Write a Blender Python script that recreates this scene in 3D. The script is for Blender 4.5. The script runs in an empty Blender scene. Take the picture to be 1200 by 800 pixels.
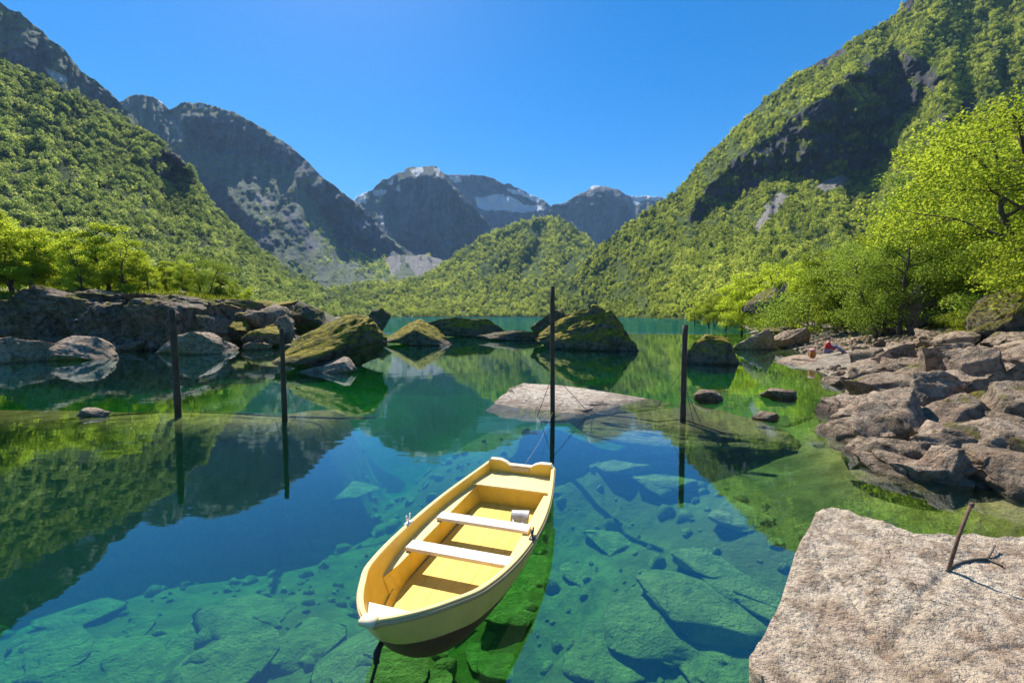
import bpy, math, random
import numpy as np
from mathutils import Vector, Matrix

R = math.radians
SC = bpy.context.scene
COL = SC.collection
# ------------------------------------------------------------------ camera, sky, sun, exposure
F, CH, PITCH = 500.0, 2.5, math.atan(30 / 500.0)      # focal length in pixels of a 1200x800 frame, eye height
cam = bpy.data.cameras.new('camera'); cam.sensor_width = 36; cam.lens = F / 1200 * 36
cam.clip_start = 0.05; cam.clip_end = 30000
cam_o = bpy.data.objects.new('camera', cam); COL.objects.link(cam_o)
cam_o.location = (0, 0, CH); cam_o.rotation_euler = (R(90) - PITCH, 0, 0)
SC.camera = cam_o
SUN_EL, SUN_AZ = R(51), R(-24)                         # azimuth from the view axis (+Y), negative = left
world = bpy.data.worlds.new('World'); SC.world = world; world.use_nodes = True
wn = world.node_tree
sky = wn.nodes.new('ShaderNodeTexSky'); sky.sky_type = 'NISHITA'; sky.sun_disc = False
sky.sun_elevation = SUN_EL; sky.sun_rotation = SUN_AZ
sky.altitude = 900; sky.air_density = 1.0; sky.dust_density = 0.3; sky.ozone_density = 3.0
bg = wn.nodes['Background']; bg.inputs['Strength'].default_value = 0.12
hs = wn.nodes.new('ShaderNodeHueSaturation'); hs.inputs['Hue'].default_value = 0.500; hs.inputs['Saturation'].default_value = 1.46; hs.inputs['Value'].default_value = 0.73
wn.links.new(sky.outputs[0], hs.inputs['Color']); wn.links.new(hs.outputs[0], bg.inputs['Color'])
sun = bpy.data.lights.new('sun', 'SUN'); sun.energy = 5.0; sun.angle = R(0.53); sun.color = (1.0, 0.94, 0.83)
sun_o = bpy.data.objects.new('sun', sun); COL.objects.link(sun_o)
sdir = Vector((math.sin(SUN_AZ) * math.cos(SUN_EL), math.cos(SUN_AZ) * math.cos(SUN_EL), math.sin(SUN_EL)))
sun_o.rotation_euler = (-sdir).to_track_quat('-Z', 'Y').to_euler(); sun_o.location = (0, 0, 900)
SC.view_settings.view_transform = 'Standard'; SC.view_settings.look = 'None'
SC.view_settings.exposure = 0.98; SC.view_settings.gamma = 1.0
SC.render.engine = 'CYCLES'
cy = SC.cycles
cy.max_bounces = 6; cy.diffuse_bounces = 2; cy.glossy_bounces = 3; cy.transmission_bounces = 4
cy.transparent_max_bounces = 12; cy.volume_bounces = 0; cy.use_denoising = True
cy.caustics_reflective = False; cy.caustics_refractive = False

# ------------------------------------------------------------------ helpers
rng = np.random.default_rng(7)
random.seed(7)

def hash3(ix, iy, iz, seed):
    h = (ix * 374761393 + iy * 668265263 + iz * 2147483647 + seed * 974711) & 0xFFFFFFFF
    h = ((h ^ (h >> 13)) * 1274126177) & 0xFFFFFFFF
    h = ((h ^ (h >> 16)) * 2246822519) & 0xFFFFFFFF
    return ((h ^ (h >> 15)) & 0xFFFFFF) / float(0xFFFFFF) * 2 - 1

def vnoise(x, y, z=None, seed=0):
    x = np.asarray(x, float); y = np.asarray(y, float)
    z = np.zeros_like(x) if z is None else np.asarray(z, float)
    ix = np.floor(x).astype(np.int64); iy = np.floor(y).astype(np.int64); iz = np.floor(z).astype(np.int64)
    fx, fy, fz = x - ix, y - iy, z - iz
    fx = fx * fx * fx * (fx * (fx * 6 - 15) + 10); fy = fy * fy * fy * (fy * (fy * 6 - 15) + 10)
    fz = fz * fz * fz * (fz * (fz * 6 - 15) + 10)
    r = 0
    for dx in (0, 1):
        wx = fx if dx else 1 - fx
        for dy in (0, 1):
            wy = fy if dy else 1 - fy
            for dz in (0, 1):
                wz = fz if dz else 1 - fz
                r = r + wx * wy * wz * hash3(ix + dx, iy + dy, iz + dz, seed)
    return r

def fbm(x, y, z=None, oct=4, seed=0, ridged=False, gain=0.5):
    a, s, tot = 1.0, 0.0, 0.0
    x = np.asarray(x, float); y = np.asarray(y, float); z = None if z is None else np.asarray(z, float)
    for k in range(oct):
        n = vnoise(x, y, z, seed + k * 17)
        if ridged: n = 1 - 2 * np.abs(n)
        s = s + a * n; tot += a; a *= gain
        x = x * 2.03 + 5.1; y = y * 2.03 + 1.7; z = None if z is None else z * 2.03 + 3.3
    return s / tot

def sstep(a, b, x):
    t = np.clip((np.asarray(x, float) - a) / (b - a), 0, 1); return t * t * (3 - 2 * t)

def interp(pts, x):
    p = sorted(pts); return np.interp(x, [a for a, _ in p], [b for _, b in p])

CP, SP = math.cos(PITCH), math.sin(PITCH)
def ray(px, py):
    """direction through a pixel, scaled to unit forward distance (world Y = 1)"""
    x = (np.asarray(px, float) - 600) / F; u = (400 - np.asarray(py, float)) / F
    ry = CP + u * SP; rz = -SP + u * CP
    return x / ry, rz / ry
def at(px, py, z):
    """the point on the level z that a pixel looks at"""
    rx, rz = ray(px, py); Y = (z - CH) / rz
    return np.array([rx * Y, Y, z])
def at_y(px, py, Y):
    rx, rz = ray(px, py); return np.array([rx * Y, Y, CH + rz * Y])

def mesh_obj(name, verts, faces, mat=None, parent=None, smooth=True, loc=None, link=True):
    me = bpy.data.meshes.new(name)
    v = np.asarray(verts, np.float32)
    if isinstance(faces, np.ndarray):
        n, k = faces.shape
        me.vertices.add(len(v)); me.vertices.foreach_set('co', v.ravel())
        me.loops.add(n * k); me.loops.foreach_set('vertex_index', faces.astype(np.int32).ravel())
        me.polygons.add(n); me.polygons.foreach_set('loop_start', np.arange(0, n * k, k, dtype=np.int32))
        me.update(calc_edges=True)
    else:
        me.from_pydata([tuple(map(float, q)) for q in v], [], [list(map(int, f)) for f in faces]); me.update()
    me.polygons.foreach_set('use_smooth', np.full(len(me.polygons), bool(smooth)))
    if mat is not None: me.materials.append(mat)
    ob = bpy.data.objects.new(name, me)
    if link: COL.objects.link(ob)
    if parent is not None: ob.parent = parent
    if loc is not None: ob.location = loc
    return ob

def tag(o, label=None, cat=None, group=None, kind=None):
    if label: o['label'] = label
    if cat: o['category'] = cat
    if group: o['group'] = group
    if kind: o['kind'] = kind
    return o

def empty(name, loc=(0, 0, 0), rz=0.0):
    o = bpy.data.objects.new(name, None); COL.objects.link(o)
    o.location = loc; o.rotation_euler = (0, 0, rz); o.empty_display_size = 0.2
    return o

def copy_thing(o):
    c = o.copy(); COL.objects.link(c)
    for ch in list(o.children):
        d = ch.copy(); d.parent = c; COL.objects.link(d)
    return c

def grid_faces(nr, nc):
    i = np.arange((nr - 1) * (nc - 1)); r = i // (nc - 1); c = i % (nc - 1)
    a = r * nc + c
    return np.stack([a, a + 1, a + nc + 1, a + nc], 1)

def tube(pts, rad, n=8, cap=True):
    """tapered tube along a polyline -> verts, faces"""
    pts = [Vector(p) for p in pts]
    if not hasattr(rad, '__len__'): rad = [rad] * len(pts)
    V, Fc = [], []
    up = Vector((0, 0, 1))
    for i, p in enumerate(pts):
        d = (pts[min(i + 1, len(pts) - 1)] - pts[max(i - 1, 0)]).normalized()
        a = d.cross(up if abs(d.z) < 0.95 else Vector((1, 0, 0))).normalized() if i == 0 else (a - d * a.dot(d)).normalized()
        b = d.cross(a)
        for k in range(n):
            t = 2 * math.pi * k / n
            V.append(p + (a * math.cos(t) + b * math.sin(t)) * rad[i])
    for i in range(len(pts) - 1):
        for k in range(n):
            k2 = (k + 1) % n
            Fc.append((i * n + k, i * n + k2, (i + 1) * n + k2, (i + 1) * n + k))
    if cap:
        Fc.append(tuple(range(n - 1, -1, -1))); Fc.append(tuple(range((len(pts) - 1) * n, len(pts) * n)))
    return V, Fc

def merge(parts):
    V, Fc = [], []
    for v, f in parts:
        o = len(V); V += list(v); Fc += [tuple(i + o for i in q) for q in f]
    return V, Fc

def box(c, s):
    x, y, z = c; a, b, d = s[0] / 2, s[1] / 2, s[2] / 2
    V = [(x + i * a, y + j * b, z + k * d) for i in (-1, 1) for j in (-1, 1) for k in (-1, 1)]
    return V, [(0, 1, 3, 2), (4, 6, 7, 5), (0, 4, 5, 1), (2, 3, 7, 6), (0, 2, 6, 4), (1, 5, 7, 3)]

# ------------------------------------------------------------------ materials
class NT:
    def __init__(self, name):
        self.m = bpy.data.materials.new(name); self.m.use_nodes = True
        self.t = self.m.node_tree; self.t.nodes.clear()
        self.out = self.n('ShaderNodeOutputMaterial')
    def n(self, typ, **kw):
        nd = self.t.nodes.new(typ)
        for k, v in kw.items(): setattr(nd, k, v)
        return nd
    def l(self, a, b): self.t.links.new(a, b)
    def noise(self, vec, scale, detail=4, rough=0.55, out=0, dist=0.0):
        nd = self.n('ShaderNodeTexNoise'); nd.inputs['Scale'].default_value = scale
        nd.inputs['Detail'].default_value = detail; nd.inputs['Roughness'].default_value = rough
        nd.inputs['Distortion'].default_value = dist
        if vec is not None: self.l(vec, nd.inputs['Vector'])
        return nd.outputs[out]
    def ramp(self, fac, stops, interp='LINEAR'):
        nd = self.n('ShaderNodeValToRGB'); cr = nd.color_ramp; cr.interpolation = interp
        while len(cr.elements) < len(stops): cr.elements.new(0.5)
        for e, (p, c) in zip(cr.elements, stops):
            e.position = p; e.color = (c, c, c, 1) if not hasattr(c, '__len__') else (*c, 1)
        self.l(fac, nd.inputs[0]); return nd.outputs[0]
    def mix(self, fac, a, b, mode='MIX'):
        nd = self.n('ShaderNodeMix'); nd.data_type = 'RGBA'; nd.blend_type = mode
        for v, s in ((fac, nd.inputs[0]), (a, nd.inputs[6]), (b, nd.inputs[7])):
            if hasattr(v, 'is_linked') or hasattr(v, 'links'): self.l(v, s)
            elif hasattr(v, '__len__'): s.default_value = (*v, 1)
            else: s.default_value = v if s is nd.inputs[0] else (v, v, v, 1)
        return nd.outputs[2]
    def math(self, op, a, b=None, clamp=False):
        nd = self.n('ShaderNodeMath', operation=op); nd.use_clamp = clamp
        for v, s in ((a, nd.inputs[0]), (b, nd.inputs[1])):
            if v is None: continue
            if hasattr(v, 'links'): self.l(v, s)
            else: s.default_value = v
        return nd.outputs[0]
    def maprange(self, v, a, b, c=0.0, d=1.0):
        nd = self.n('ShaderNodeMapRange'); nd.clamp = True
        for k, x in zip((1, 2, 3, 4), (a, b, c, d)): nd.inputs[k].default_value = x
        self.l(v, nd.inputs[0]); return nd.outputs[0]
    def bump(self, h, strength, dist, normal=None):
        nd = self.n('ShaderNodeBump'); nd.inputs['Strength'].default_value = strength
        nd.inputs['Distance'].default_value = dist; self.l(h, nd.inputs['Height'])
        if normal is not None: self.l(normal, nd.inputs['Normal'])
        return nd.outputs[0]
    def pbsdf(self, color, rough=0.8, normal=None, spec=0.3, metal=0.0):
        p = self.n('ShaderNodeBsdfPrincipled')
        for v, s in ((color, p.inputs['Base Color']), (rough, p.inputs['Roughness'])):
            if hasattr(v, 'links'): self.l(v, s)
            else: s.default_value = (*v, 1) if hasattr(v, '__len__') else v
        p.inputs['Specular IOR Level'].default_value = spec; p.inputs['Metallic'].default_value = metal
        if normal is not None: self.l(normal, p.inputs['Normal'])
        return p.outputs[0]
    def done(self, shader):
        self.l(shader, self.out.inputs['Surface']); return self.m

def m_rock(name, base, dark, light, moss=0.0, scale=1.0, speck=0.5, mosscol=(0.22, 0.19, 0.03), algae=True, cracks=0.012):
    t = NT(name)
    geo = t.n('ShaderNodeNewGeometry'); pos = geo.outputs['Position']
    n1 = t.noise(pos, 0.9 * scale, 6, 0.6); n2 = t.noise(pos, 5.5 * scale, 6, 0.65); n3 = t.noise(pos, 28 * scale, 4, 0.7)
    col = t.mix(t.ramp(n1, [(0.36, 0), (0.64, 1)]), base, light)
    col = t.mix(t.math('MULTIPLY', t.ramp(n2, [(0.46, 0), (0.60, 1)]), 0.9), col, dark)
    col = t.mix(t.math('MULTIPLY', t.ramp(n3, [(0.52, 0), (0.66, 1)]), speck), col, tuple(c * 0.45 for c in dark))
    warm = t.noise(pos, 1.7 * scale, 3, 0.5)
    col = t.mix(t.math('MULTIPLY', t.ramp(warm, [(0.5, 0), (0.75, 1)]), 0.5), col, (0.34, 0.20, 0.13))
    vor = t.n('ShaderNodeTexVoronoi', feature='DISTANCE_TO_EDGE'); vor.inputs['Scale'].default_value = 0.75 * scale
    wv = t.n('ShaderNodeVectorMath', operation='ADD')
    nz = t.n('ShaderNodeTexNoise'); nz.inputs['Scale'].default_value = 1.6 * scale; nz.inputs['Detail'].default_value = 5
    t.l(pos, nz.inputs['Vector'])
    sc_ = t.n('ShaderNodeVectorMath', operation='SCALE'); sc_.inputs[3].default_value = 0.9 / scale
    t.l(nz.outputs['Color'], sc_.inputs[0]); t.l(pos, wv.inputs[0]); t.l(sc_.outputs[0], wv.inputs[1])
    t.l(wv.outputs[0], vor.inputs['Vector'])
    crack = t.ramp(vor.outputs['Distance'], [(0.0, 0), (cracks, 1)])
    ck = t.ramp(t.noise(pos, 0.6 * scale, 3, 0.5), [(0.5, 1), (0.62, 0)]); crack = t.math('MAXIMUM', crack, ck)
    col = t.mix(crack, tuple(c * 0.35 for c in dark), col)
    mus = t.noise(pos, 3.4 * scale, 8, 0.7)
    h = t.math('ADD', t.math('MULTIPLY', n2, 0.5), t.math('MULTIPLY', n3, 0.16))
    h = t.math('ADD', h, t.math('MULTIPLY', crack, 0.10)); h = t.math('ADD', h, t.math('MULTIPLY', mus, 0.5))
    nrm = t.bump(h, 1.0, 0.34 / scale)
    sx = t.n('ShaderNodeSeparateXYZ'); t.l(pos, sx.inputs[0])
    sn = t.n('ShaderNodeSeparateXYZ'); t.l(geo.outputs['Normal'], sn.inputs[0])
    if moss > 0:
        up = t.maprange(sn.outputs[2], 0.35 - 0.4 * moss, 0.8 - 0.35 * moss)
        mn = t.ramp(t.noise(pos, 1.1 * scale, 6, 0.68), [(0.62 - moss * 0.3, 0), (0.70 - moss * 0.3, 1)])
        hz = t.maprange(sx.outputs[2], 0.25, 0.7)
        mk = t.math('MULTIPLY', t.math('MULTIPLY', up, mn), hz)
        mc = t.mix(t.ramp(t.noise(pos, 3.1, 4), [(0.35, 0), (0.65, 1)]), mosscol, (0.07, 0.09, 0.015))
        mc = t.mix(t.ramp(t.noise(pos, 9, 3), [(0.5, 0), (0.7, 1)]), mc, (0.22, 0.12, 0.03))
        col = t.mix(mk, col, mc)
    if algae:                                          # wet tide line, then algae below the surface
        wet = t.maprange(sx.outputs[2], 0.16, 0.04)
        col = t.mix(t.math('MULTIPLY', wet, 0.55), col, tuple(c * 0.5 for c in dark))
        al = t.maprange(sx.outputs[2], 0.0, -0.25)
        ac = t.mix(t.ramp(t.noise(pos, 2.3, 6, 0.65), [(0.38, 0), (0.62, 1)]), (0.36, 0.39, 0.16), (0.18, 0.22, 0.075))
        ac = t.mix(t.math('MULTIPLY', t.maprange(sx.outputs[2], -0.55, -0.15), 0.8), ac, t.mix(t.noise(pos, 1.7, 5, 0.6), (0.24, 0.18, 0.06), (0.44, 0.36, 0.15)))
        col = t.mix(al, col, ac)
    return t.done(t.pbsdf(col, 0.85, nrm, 0.2))

def m_plain(name, col, rough=0.6, var=0.12, nscale=8.0, bump=0.0, spec=0.3, metal=0.0, dirt=None):
    t = NT(name); tc = t.n('ShaderNodeTexCoord').outputs['Object']
    n = t.noise(tc, nscale, 6, 0.65)
    c = t.mix(t.ramp(n, [(0.3, 0), (0.7, 1)]), tuple(x * (1 - var) for x in col), tuple(min(1, x * (1 + var)) for x in col))
    if dirt:
        d = t.ramp(t.noise(tc, nscale * 0.6, 8, 0.75), [(0.54, 0), (0.72, 1)])
        c = t.mix(t.math('MULTIPLY', d, 0.6), c, dirt)
        d2 = t.ramp(t.noise(tc, nscale * 7, 5, 0.7), [(0.60, 0), (0.72, 1)]); c = t.mix(t.math('MULTIPLY', d2, 0.4), c, tuple(x * 0.6 for x in dirt))
    nr = t.bump(n, bump, 0.01) if bump else None
    return t.done(t.pbsdf(c, rough, nr, spec, metal))

def m_leaf(name, lo, hi, trans, tf=0.45, yellow=0.3):
    t = NT(name); oi = t.n('ShaderNodeObjectInfo'); geo = t.n('ShaderNodeNewGeometry')
    r1 = geo.outputs['Random Per Island']
    c = t.mix(t.ramp(r1, [(0.1, 0), (0.9, 1)]), lo, hi)
    tr = t.mix(t.ramp(r1, [(0.1, 0), (0.9, 1)]), tuple(x * 0.75 for x in trans), trans)
    pn = t.noise(geo.outputs['Position'], 0.011, 4, 0.6)
    v = t.math('MULTIPLY', t.maprange(oi.outputs['Random'], 0, 1, 0.6, 1.3), t.maprange(pn, 0.3, 0.7, 0.72, 1.25))
    hs = t.n('ShaderNodeHueSaturation'); t.l(c, hs.inputs['Color']); t.l(v, hs.inputs['Value'])
    hs2 = t.n('ShaderNodeHueSaturation'); t.l(tr, hs2.inputs['Color']); t.l(v, hs2.inputs['Value'])
    hh = t.maprange(t.math('ADD', t.math('MULTIPLY', oi.outputs['Random'], 0.6), t.math('MULTIPLY', pn, 0.7)), 0.2, 0.9, 0.5 + 0.022 * yellow, 0.5 - 0.024 * yellow)
    t.l(hh, hs.inputs['Hue']); t.l(hh, hs2.inputs['Hue'])
    d = t.n('ShaderNodeBsdfDiffuse'); t.l(hs.outputs[0], d.inputs[0])
    tl = t.n('ShaderNodeBsdfTranslucent'); t.l(hs2.outputs[0], tl.inputs[0])
    mx = t.n('ShaderNodeMixShader'); mx.inputs[0].default_value = tf
    t.l(d.outputs[0], mx.inputs[1]); t.l(tl.outputs[0], mx.inputs[2])
    return t.done(mx.outputs[0])

def m_mountain(name, veg=(0.035, 0.06, 0.015), rock=(0.16, 0.15, 0.145), s=1.0, vegmix=0.5):
    """attributes rockmask / snowmask / screemask decide what the slope is made of"""
    t = NT(name); geo = t.n('ShaderNodeNewGeometry'); pos = geo.outputs['Position']
    a = lambda k: t.n('ShaderNodeAttribute', attribute_name=k).outputs['Fac']
    rk, sn, sc_ = a('rockmask'), a('snowmask'), a('screemask')
    mp = t.n('ShaderNodeMapping'); mp.inputs['Scale'].default_value = (1, 1, 0.35); t.l(pos, mp.inputs['Vector'])
    n1 = t.noise(mp.outputs[0], 0.014 * s, 10, 0.66); n2 = t.noise(mp.outputs[0], 0.085 * s, 10, 0.72)
    n3 = t.noise(pos, 0.03 * s, 6, 0.6)
    rc = t.mix(t.ramp(n1, [(0.35, 0), (0.65, 1)]), tuple(x * 0.6 for x in rock), tuple(x * 1.25 for x in rock))
    rc = t.mix(t.ramp(n2, [(0.54, 0), (0.74, 1)]), rc, tuple(x * 2.2 for x in rock))  # pale rock streaks, doubling as sunlit patches put into the colour
    rc = t.mix(t.ramp(n2, [(0.30, 1), (0.42, 0)]), rc, tuple(x * 0.35 for x in rock))
    vg = t.mix(t.ramp(n3, [(0.35, 0), (0.65, 1)]), veg, tuple(x * 1.9 for x in veg))
    e = t.math('ADD', rk, t.math('MULTIPLY', t.math('SUBTRACT', n2, 0.5), 2.0))
    e = t.ramp(e, [(0.42, 0), (0.56, 1)])
    col = t.mix(e, vg, rc)
    sce = t.ramp(t.math('ADD', sc_, t.math('MULTIPLY', t.math('SUBTRACT', n2, 0.5), 1.4)), [(0.45, 0), (0.6, 1)])
    col = t.mix(sce, col, t.mix(t.ramp(n2, [(0.4, 0), (0.6, 1)]), (0.24, 0.22, 0.20), (0.42, 0.40, 0.38)))
    sne = t.ramp(t.math('ADD', t.math('MULTIPLY', sn, 0.86), t.math('MULTIPLY', t.math('SUBTRACT', n2, 0.5), 2.4)), [(0.5, 0), (0.56, 1)])
    col = t.mix(sne, col, (0.8, 0.8, 0.82))
    h = t.math('ADD', t.math('MULTIPLY', n1, 30.0 / s), t.math('MULTIPLY', n2, 26.0 / s))
    nrm = t.bump(h, 1.0, 1.0)
    return t.done(t.pbsdf(col, 0.95, nrm, 0.1))

M = {}
M['rock_pale'] = m_rock('pale granite', (0.40, 0.30, 0.21), (0.19, 0.14, 0.10), (0.55, 0.43, 0.32), 0.0, 1.0, 0.5)
M['rock_grey'] = m_rock('grey boulder rock', (0.30, 0.225, 0.155), (0.13, 0.10, 0.07), (0.44, 0.34, 0.245), 0.18, 1.0, 0.55)
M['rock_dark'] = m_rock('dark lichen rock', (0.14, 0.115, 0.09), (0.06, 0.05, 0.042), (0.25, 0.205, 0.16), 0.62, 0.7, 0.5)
M['rock_wall'] = m_rock('broken grey brown wall rock', (0.20, 0.165, 0.125), (0.075, 0.062, 0.05), (0.36, 0.295, 0.225), 0.45, 0.6, 0.5)
M['rock_moss'] = m_rock('mossy rock', (0.15, 0.13, 0.105), (0.06, 0.052, 0.045), (0.24, 0.21, 0.18), 1.0, 0.7, 0.5, (0.42, 0.33, 0.025))
M['rock_white'] = m_rock('whitish bleached rock', (0.56, 0.47, 0.38), (0.30, 0.23, 0.17), (0.70, 0.62, 0.52), 0.0, 1.2, 0.35)
M['rock_front'] = m_rock('coarse pink granite', (0.58, 0.45, 0.32), (0.33, 0.245, 0.17), (0.70, 0.58, 0.44), 0.0, 1.7, 0.45, cracks=0.004)
M['rock_water'] = m_rock('algae covered stone', (0.3, 0.3, 0.2), (0.1, 0.1, 0.06), (0.36, 0.34, 0.25), 0.0, 0.8, 0.4)
M['bark'] = m_plain('bark', (0.09, 0.075, 0.06), 0.9, 0.4, 6, 0.6)
M['leaf_lime'] = m_leaf('lime leaves', (0.17, 0.24, 0.028), (0.24, 0.32, 0.036), (0.60, 0.72, 0.06), 0.54)
M['leaf_green'] = m_leaf('green leaves', (0.12, 0.19, 0.03), (0.17, 0.25, 0.04), (0.38, 0.53, 0.065), 0.48)
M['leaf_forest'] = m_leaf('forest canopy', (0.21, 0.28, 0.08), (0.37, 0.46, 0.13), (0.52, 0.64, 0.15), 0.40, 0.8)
M['leaf_forest_sun'] = m_leaf('sunlit forest canopy', (0.21, 0.28, 0.055), (0.38, 0.46, 0.09), (0.60, 0.70, 0.11), 0.42, 0.8)  # yellower copy of the canopy, sunlit look put into the leaf colour
M['leaf_dark'] = m_leaf('dark canopy', (0.07, 0.11, 0.04), (0.13, 0.19, 0.07), (0.20, 0.28, 0.08), 0.3, 0.8)
M['grass'] = m_leaf('grass blades', (0.07, 0.11, 0.012), (0.13, 0.16, 0.02), (0.34, 0.40, 0.03), 0.4)
M['wood_post'] = m_plain('weathered post wood', (0.075, 0.052, 0.038), 0.85, 0.4, 5, 0.5)
M['wire'] = m_plain('dull wire', (0.10, 0.10, 0.09), 0.6, 0.2, 20)
M['rust'] = m_plain('rusty iron', (0.13, 0.075, 0.05), 0.8, 0.4, 30, 0.4)

# ------------------------------------------------------------------ ground sheet: lake bed and both banks
BED = [(100, 780, 2.4), (300, 780, 2.1), (450, 790, 1.8), (600, 785, 2.9), (560, 740, 3.2), (700, 765, 1.9), (780, 720, 1.7),
       (850, 785, 1.9), (700, 620, 3.6), (800, 600, 2.9), (350, 620, 4.4), (150, 640, 4.2), (40, 620, 4.0), (300, 560, 4.6),
       (100, 565, 3.8), (500, 560, 4.6), (560, 520, 4.2), (700, 548, 1.9), (760, 540, 1.5), (30, 540, 3.2), (120, 505, 3.0),
       (208, 500, 3.0), (270, 500, 3.0), (334, 505, 3.2), (400, 500, 3.2), (450, 472, 2.4), (180, 535, 2.8), (300, 530, 3.0),
       (100, 450, 2.6), (300, 452, 2.2), (500, 450, 4), (560, 430, 5), (690, 492, .3), (800, 490, .2), (850, 493, .3),
       (750, 512, .6), (890, 480, 1.3), (630, 505, 1.1), (700, 430, 4), (850, 440, 2.6), (900, 440, 1.6), (950, 460, 1.1),
       (980, 490, .9), (920, 500, 1.4), (960, 540, 1.3), (1000, 560, .9), (1100, 590, .7), (1180, 600, .4), (1000, 605, 1.2),
       (930, 610, 1.4), (880, 570, 1.7), (1150, 650, .7), (400, 405, 4), (650, 400, 6), (0, 440, 1.5), (820, 410, 4)]
BP = np.array([at(a, b, -d) for a, b, d in BED])
SHORE_R = [(-60, 12), (-5, 9.2), (3, 8.2), (5.8, 7.2), (7, 6.7), (9, 7.3), (12.5, 10.3), (15, 12.2), (18, 13.4), (21.5, 14.2),
           (27, 18.8), (33, 21.5), (50, 28), (70, 39), (96, 52), (200, 105), (300, 160), (950, 300), (5000, 900)]
def ground_z(X, Y):
    X = np.asarray(X, float); Y = np.asarray(Y, float)
    num = np.zeros_like(X); den = np.zeros_like(X)
    for bx, by, bz in BP:
        sc = 0.12 * by + 0.35
        d2 = ((X - bx) ** 2 + (Y - by) ** 2) / sc ** 2
        w = 1.0 / (d2 + 0.15) ** 2 / sc
        num += w * bz; den += w
    bed = num / den
    m = sstep(8.9, 10.2, Y + 0.05 * X + 0.5 * fbm(X * .5, Y * .5, oct=3, seed=8)) * (1 - sstep(12.0, 13.6, Y + 0.6 * fbm(X * .4, Y * .6, oct=3, seed=9))) * (1 - sstep(-5.0, -3.2, X)) * sstep(-24, -18, X)
    bed = bed * (1 - m) + m * (-0.20 - 0.09 * fbm(X * .6, Y * .6, oct=4, seed=10))
    far = sstep(45, 90, Y); bed = bed * (1 - far) - 8 * far
    bed = bed + 0.16 * fbm(X * 0.9, Y * 0.9, oct=4, seed=3) * np.clip(-bed * 2, 0.15, 1)
    d = (X - np.interp(Y, [a for a, _ in SHORE_R], [b for _, b in SHORE_R])) * 0.85
    bank = np.where(d < 0, 0.42 * d, np.where(d < 9, 0.24 * d, 2.16 + 0.10 * (d - 9)))
    bank = bank + 0.18 * fbm(X * .5, Y * .5, oct=4, seed=11) * sstep(-2, 3, d)
    lim = 1 - sstep(62, 80, Y)
    left = lim * sstep(32, 38, Y) * sstep(-21, -30, X) * (4.2 + 0.5 * fbm(X * .15, Y * .15, oct=3, seed=5)) - 6 * (1 - lim * sstep(30, 36, Y) * sstep(-18, -26, X))
    left2 = sstep(0, 1, (-62 - 0.2 * Y - X) / 30) * 7 - 6
    k = np.maximum(np.maximum(bed, bank), np.maximum(left, left2))
    return k

def hit(px, py, zmin=-9.0):
    """where a pixel's line of sight meets the ground sheet"""
    rx, rz = ray(px, py)
    Ys = np.geomspace(1.2, 160, 900)
    zz = CH + rz * Ys; g = ground_z(rx * Ys, Ys)
    i = int(np.argmax(zz <= g)) if np.any(zz <= g) else len(Ys) - 1
    return Vector((float(rx * Ys[i]), float(Ys[i]), float(g[i])))

def m_ground():
    t = NT('shore and lake bed'); geo = t.n('ShaderNodeNewGeometry'); pos = geo.outputs['Position']
    sx = t.n('ShaderNodeSeparateXYZ'); t.l(pos, sx.inputs[0]); z = sx.outputs[2]
    n1 = t.noise(pos, 0.35, 6, 0.6); n2 = t.noise(pos, 2.4, 7, 0.65); n3 = t.noise(pos, 14, 5, 0.7)
    bedc = t.mix(t.ramp(n2, [(0.36, 0), (0.62, 1)]), (0.08, 0.10, 0.03), (0.21, 0.24, 0.08))
    bedc = t.mix(t.ramp(n1, [(0.42, 0), (0.62, 1)]), bedc, (0.11, 0.11, 0.03))
    shal = t.maprange(z, -0.5, -0.12)
    bedc = t.mix(t.math('MULTIPLY', shal, 0.92), bedc, t.mix(t.ramp(n2, [(0.4, 0), (0.6, 1)]), (0.20, 0.165, 0.045), (0.42, 0.36, 0.13)))
    land = t.mix(t.ramp(n2, [(0.4, 0), (0.6, 1)]), (0.17, 0.14, 0.11), (0.30, 0.26, 0.21))
    land = t.mix(t.math('MULTIPLY', t.ramp(n3, [(0.45, 0), (0.62, 1)]), 0.6), land, (0.09, 0.075, 0.055))
    gz = t.math('ADD', z, t.math('MULTIPLY', t.math('SUBTRACT', n1, 0.5), 4.0))
    gr = t.mix(t.ramp(n3, [(0.4, 0), (0.6, 1)]), (0.05, 0.07, 0.015), (0.10, 0.12, 0.022))
    land = t.mix(t.maprange(gz, 1.9, 2.5), land, gr)
    col = t.mix(t.maprange(z, -0.12, 0.05), bedc, land)
    nr = t.bump(t.math('ADD', n2, t.math('MULTIPLY', n3, 0.3)), 0.9, 0.15)
    return t.done(t.pbsdf(col, 0.9, nr, 0.15))
M['ground'] = m_ground()

def build_ground():
    def axis(lim, fine, n):                           # spacing grows away from the camera
        t = np.linspace(0, 1, n); return fine * t * n + (lim - fine * n) * t ** 5
    ax = axis(1600, 0.085, 170); xs = np.concatenate([-ax[:0:-1], ax])
    ys = np.concatenate([[-400, -120, -50, -20, -8, -3], axis(2600, 0.09, 270)])
    X, Y = np.meshgrid(xs, ys)
    Z = ground_z(X.ravel(), Y.ravel())
    o = mesh_obj('ground', np.stack([X.ravel(), Y.ravel(), Z], 1), grid_faces(len(ys), len(xs)), M['ground'])
    tag(o, 'algae green lake bed rising into stony shore on both sides', kind='structure')
build_ground()

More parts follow.
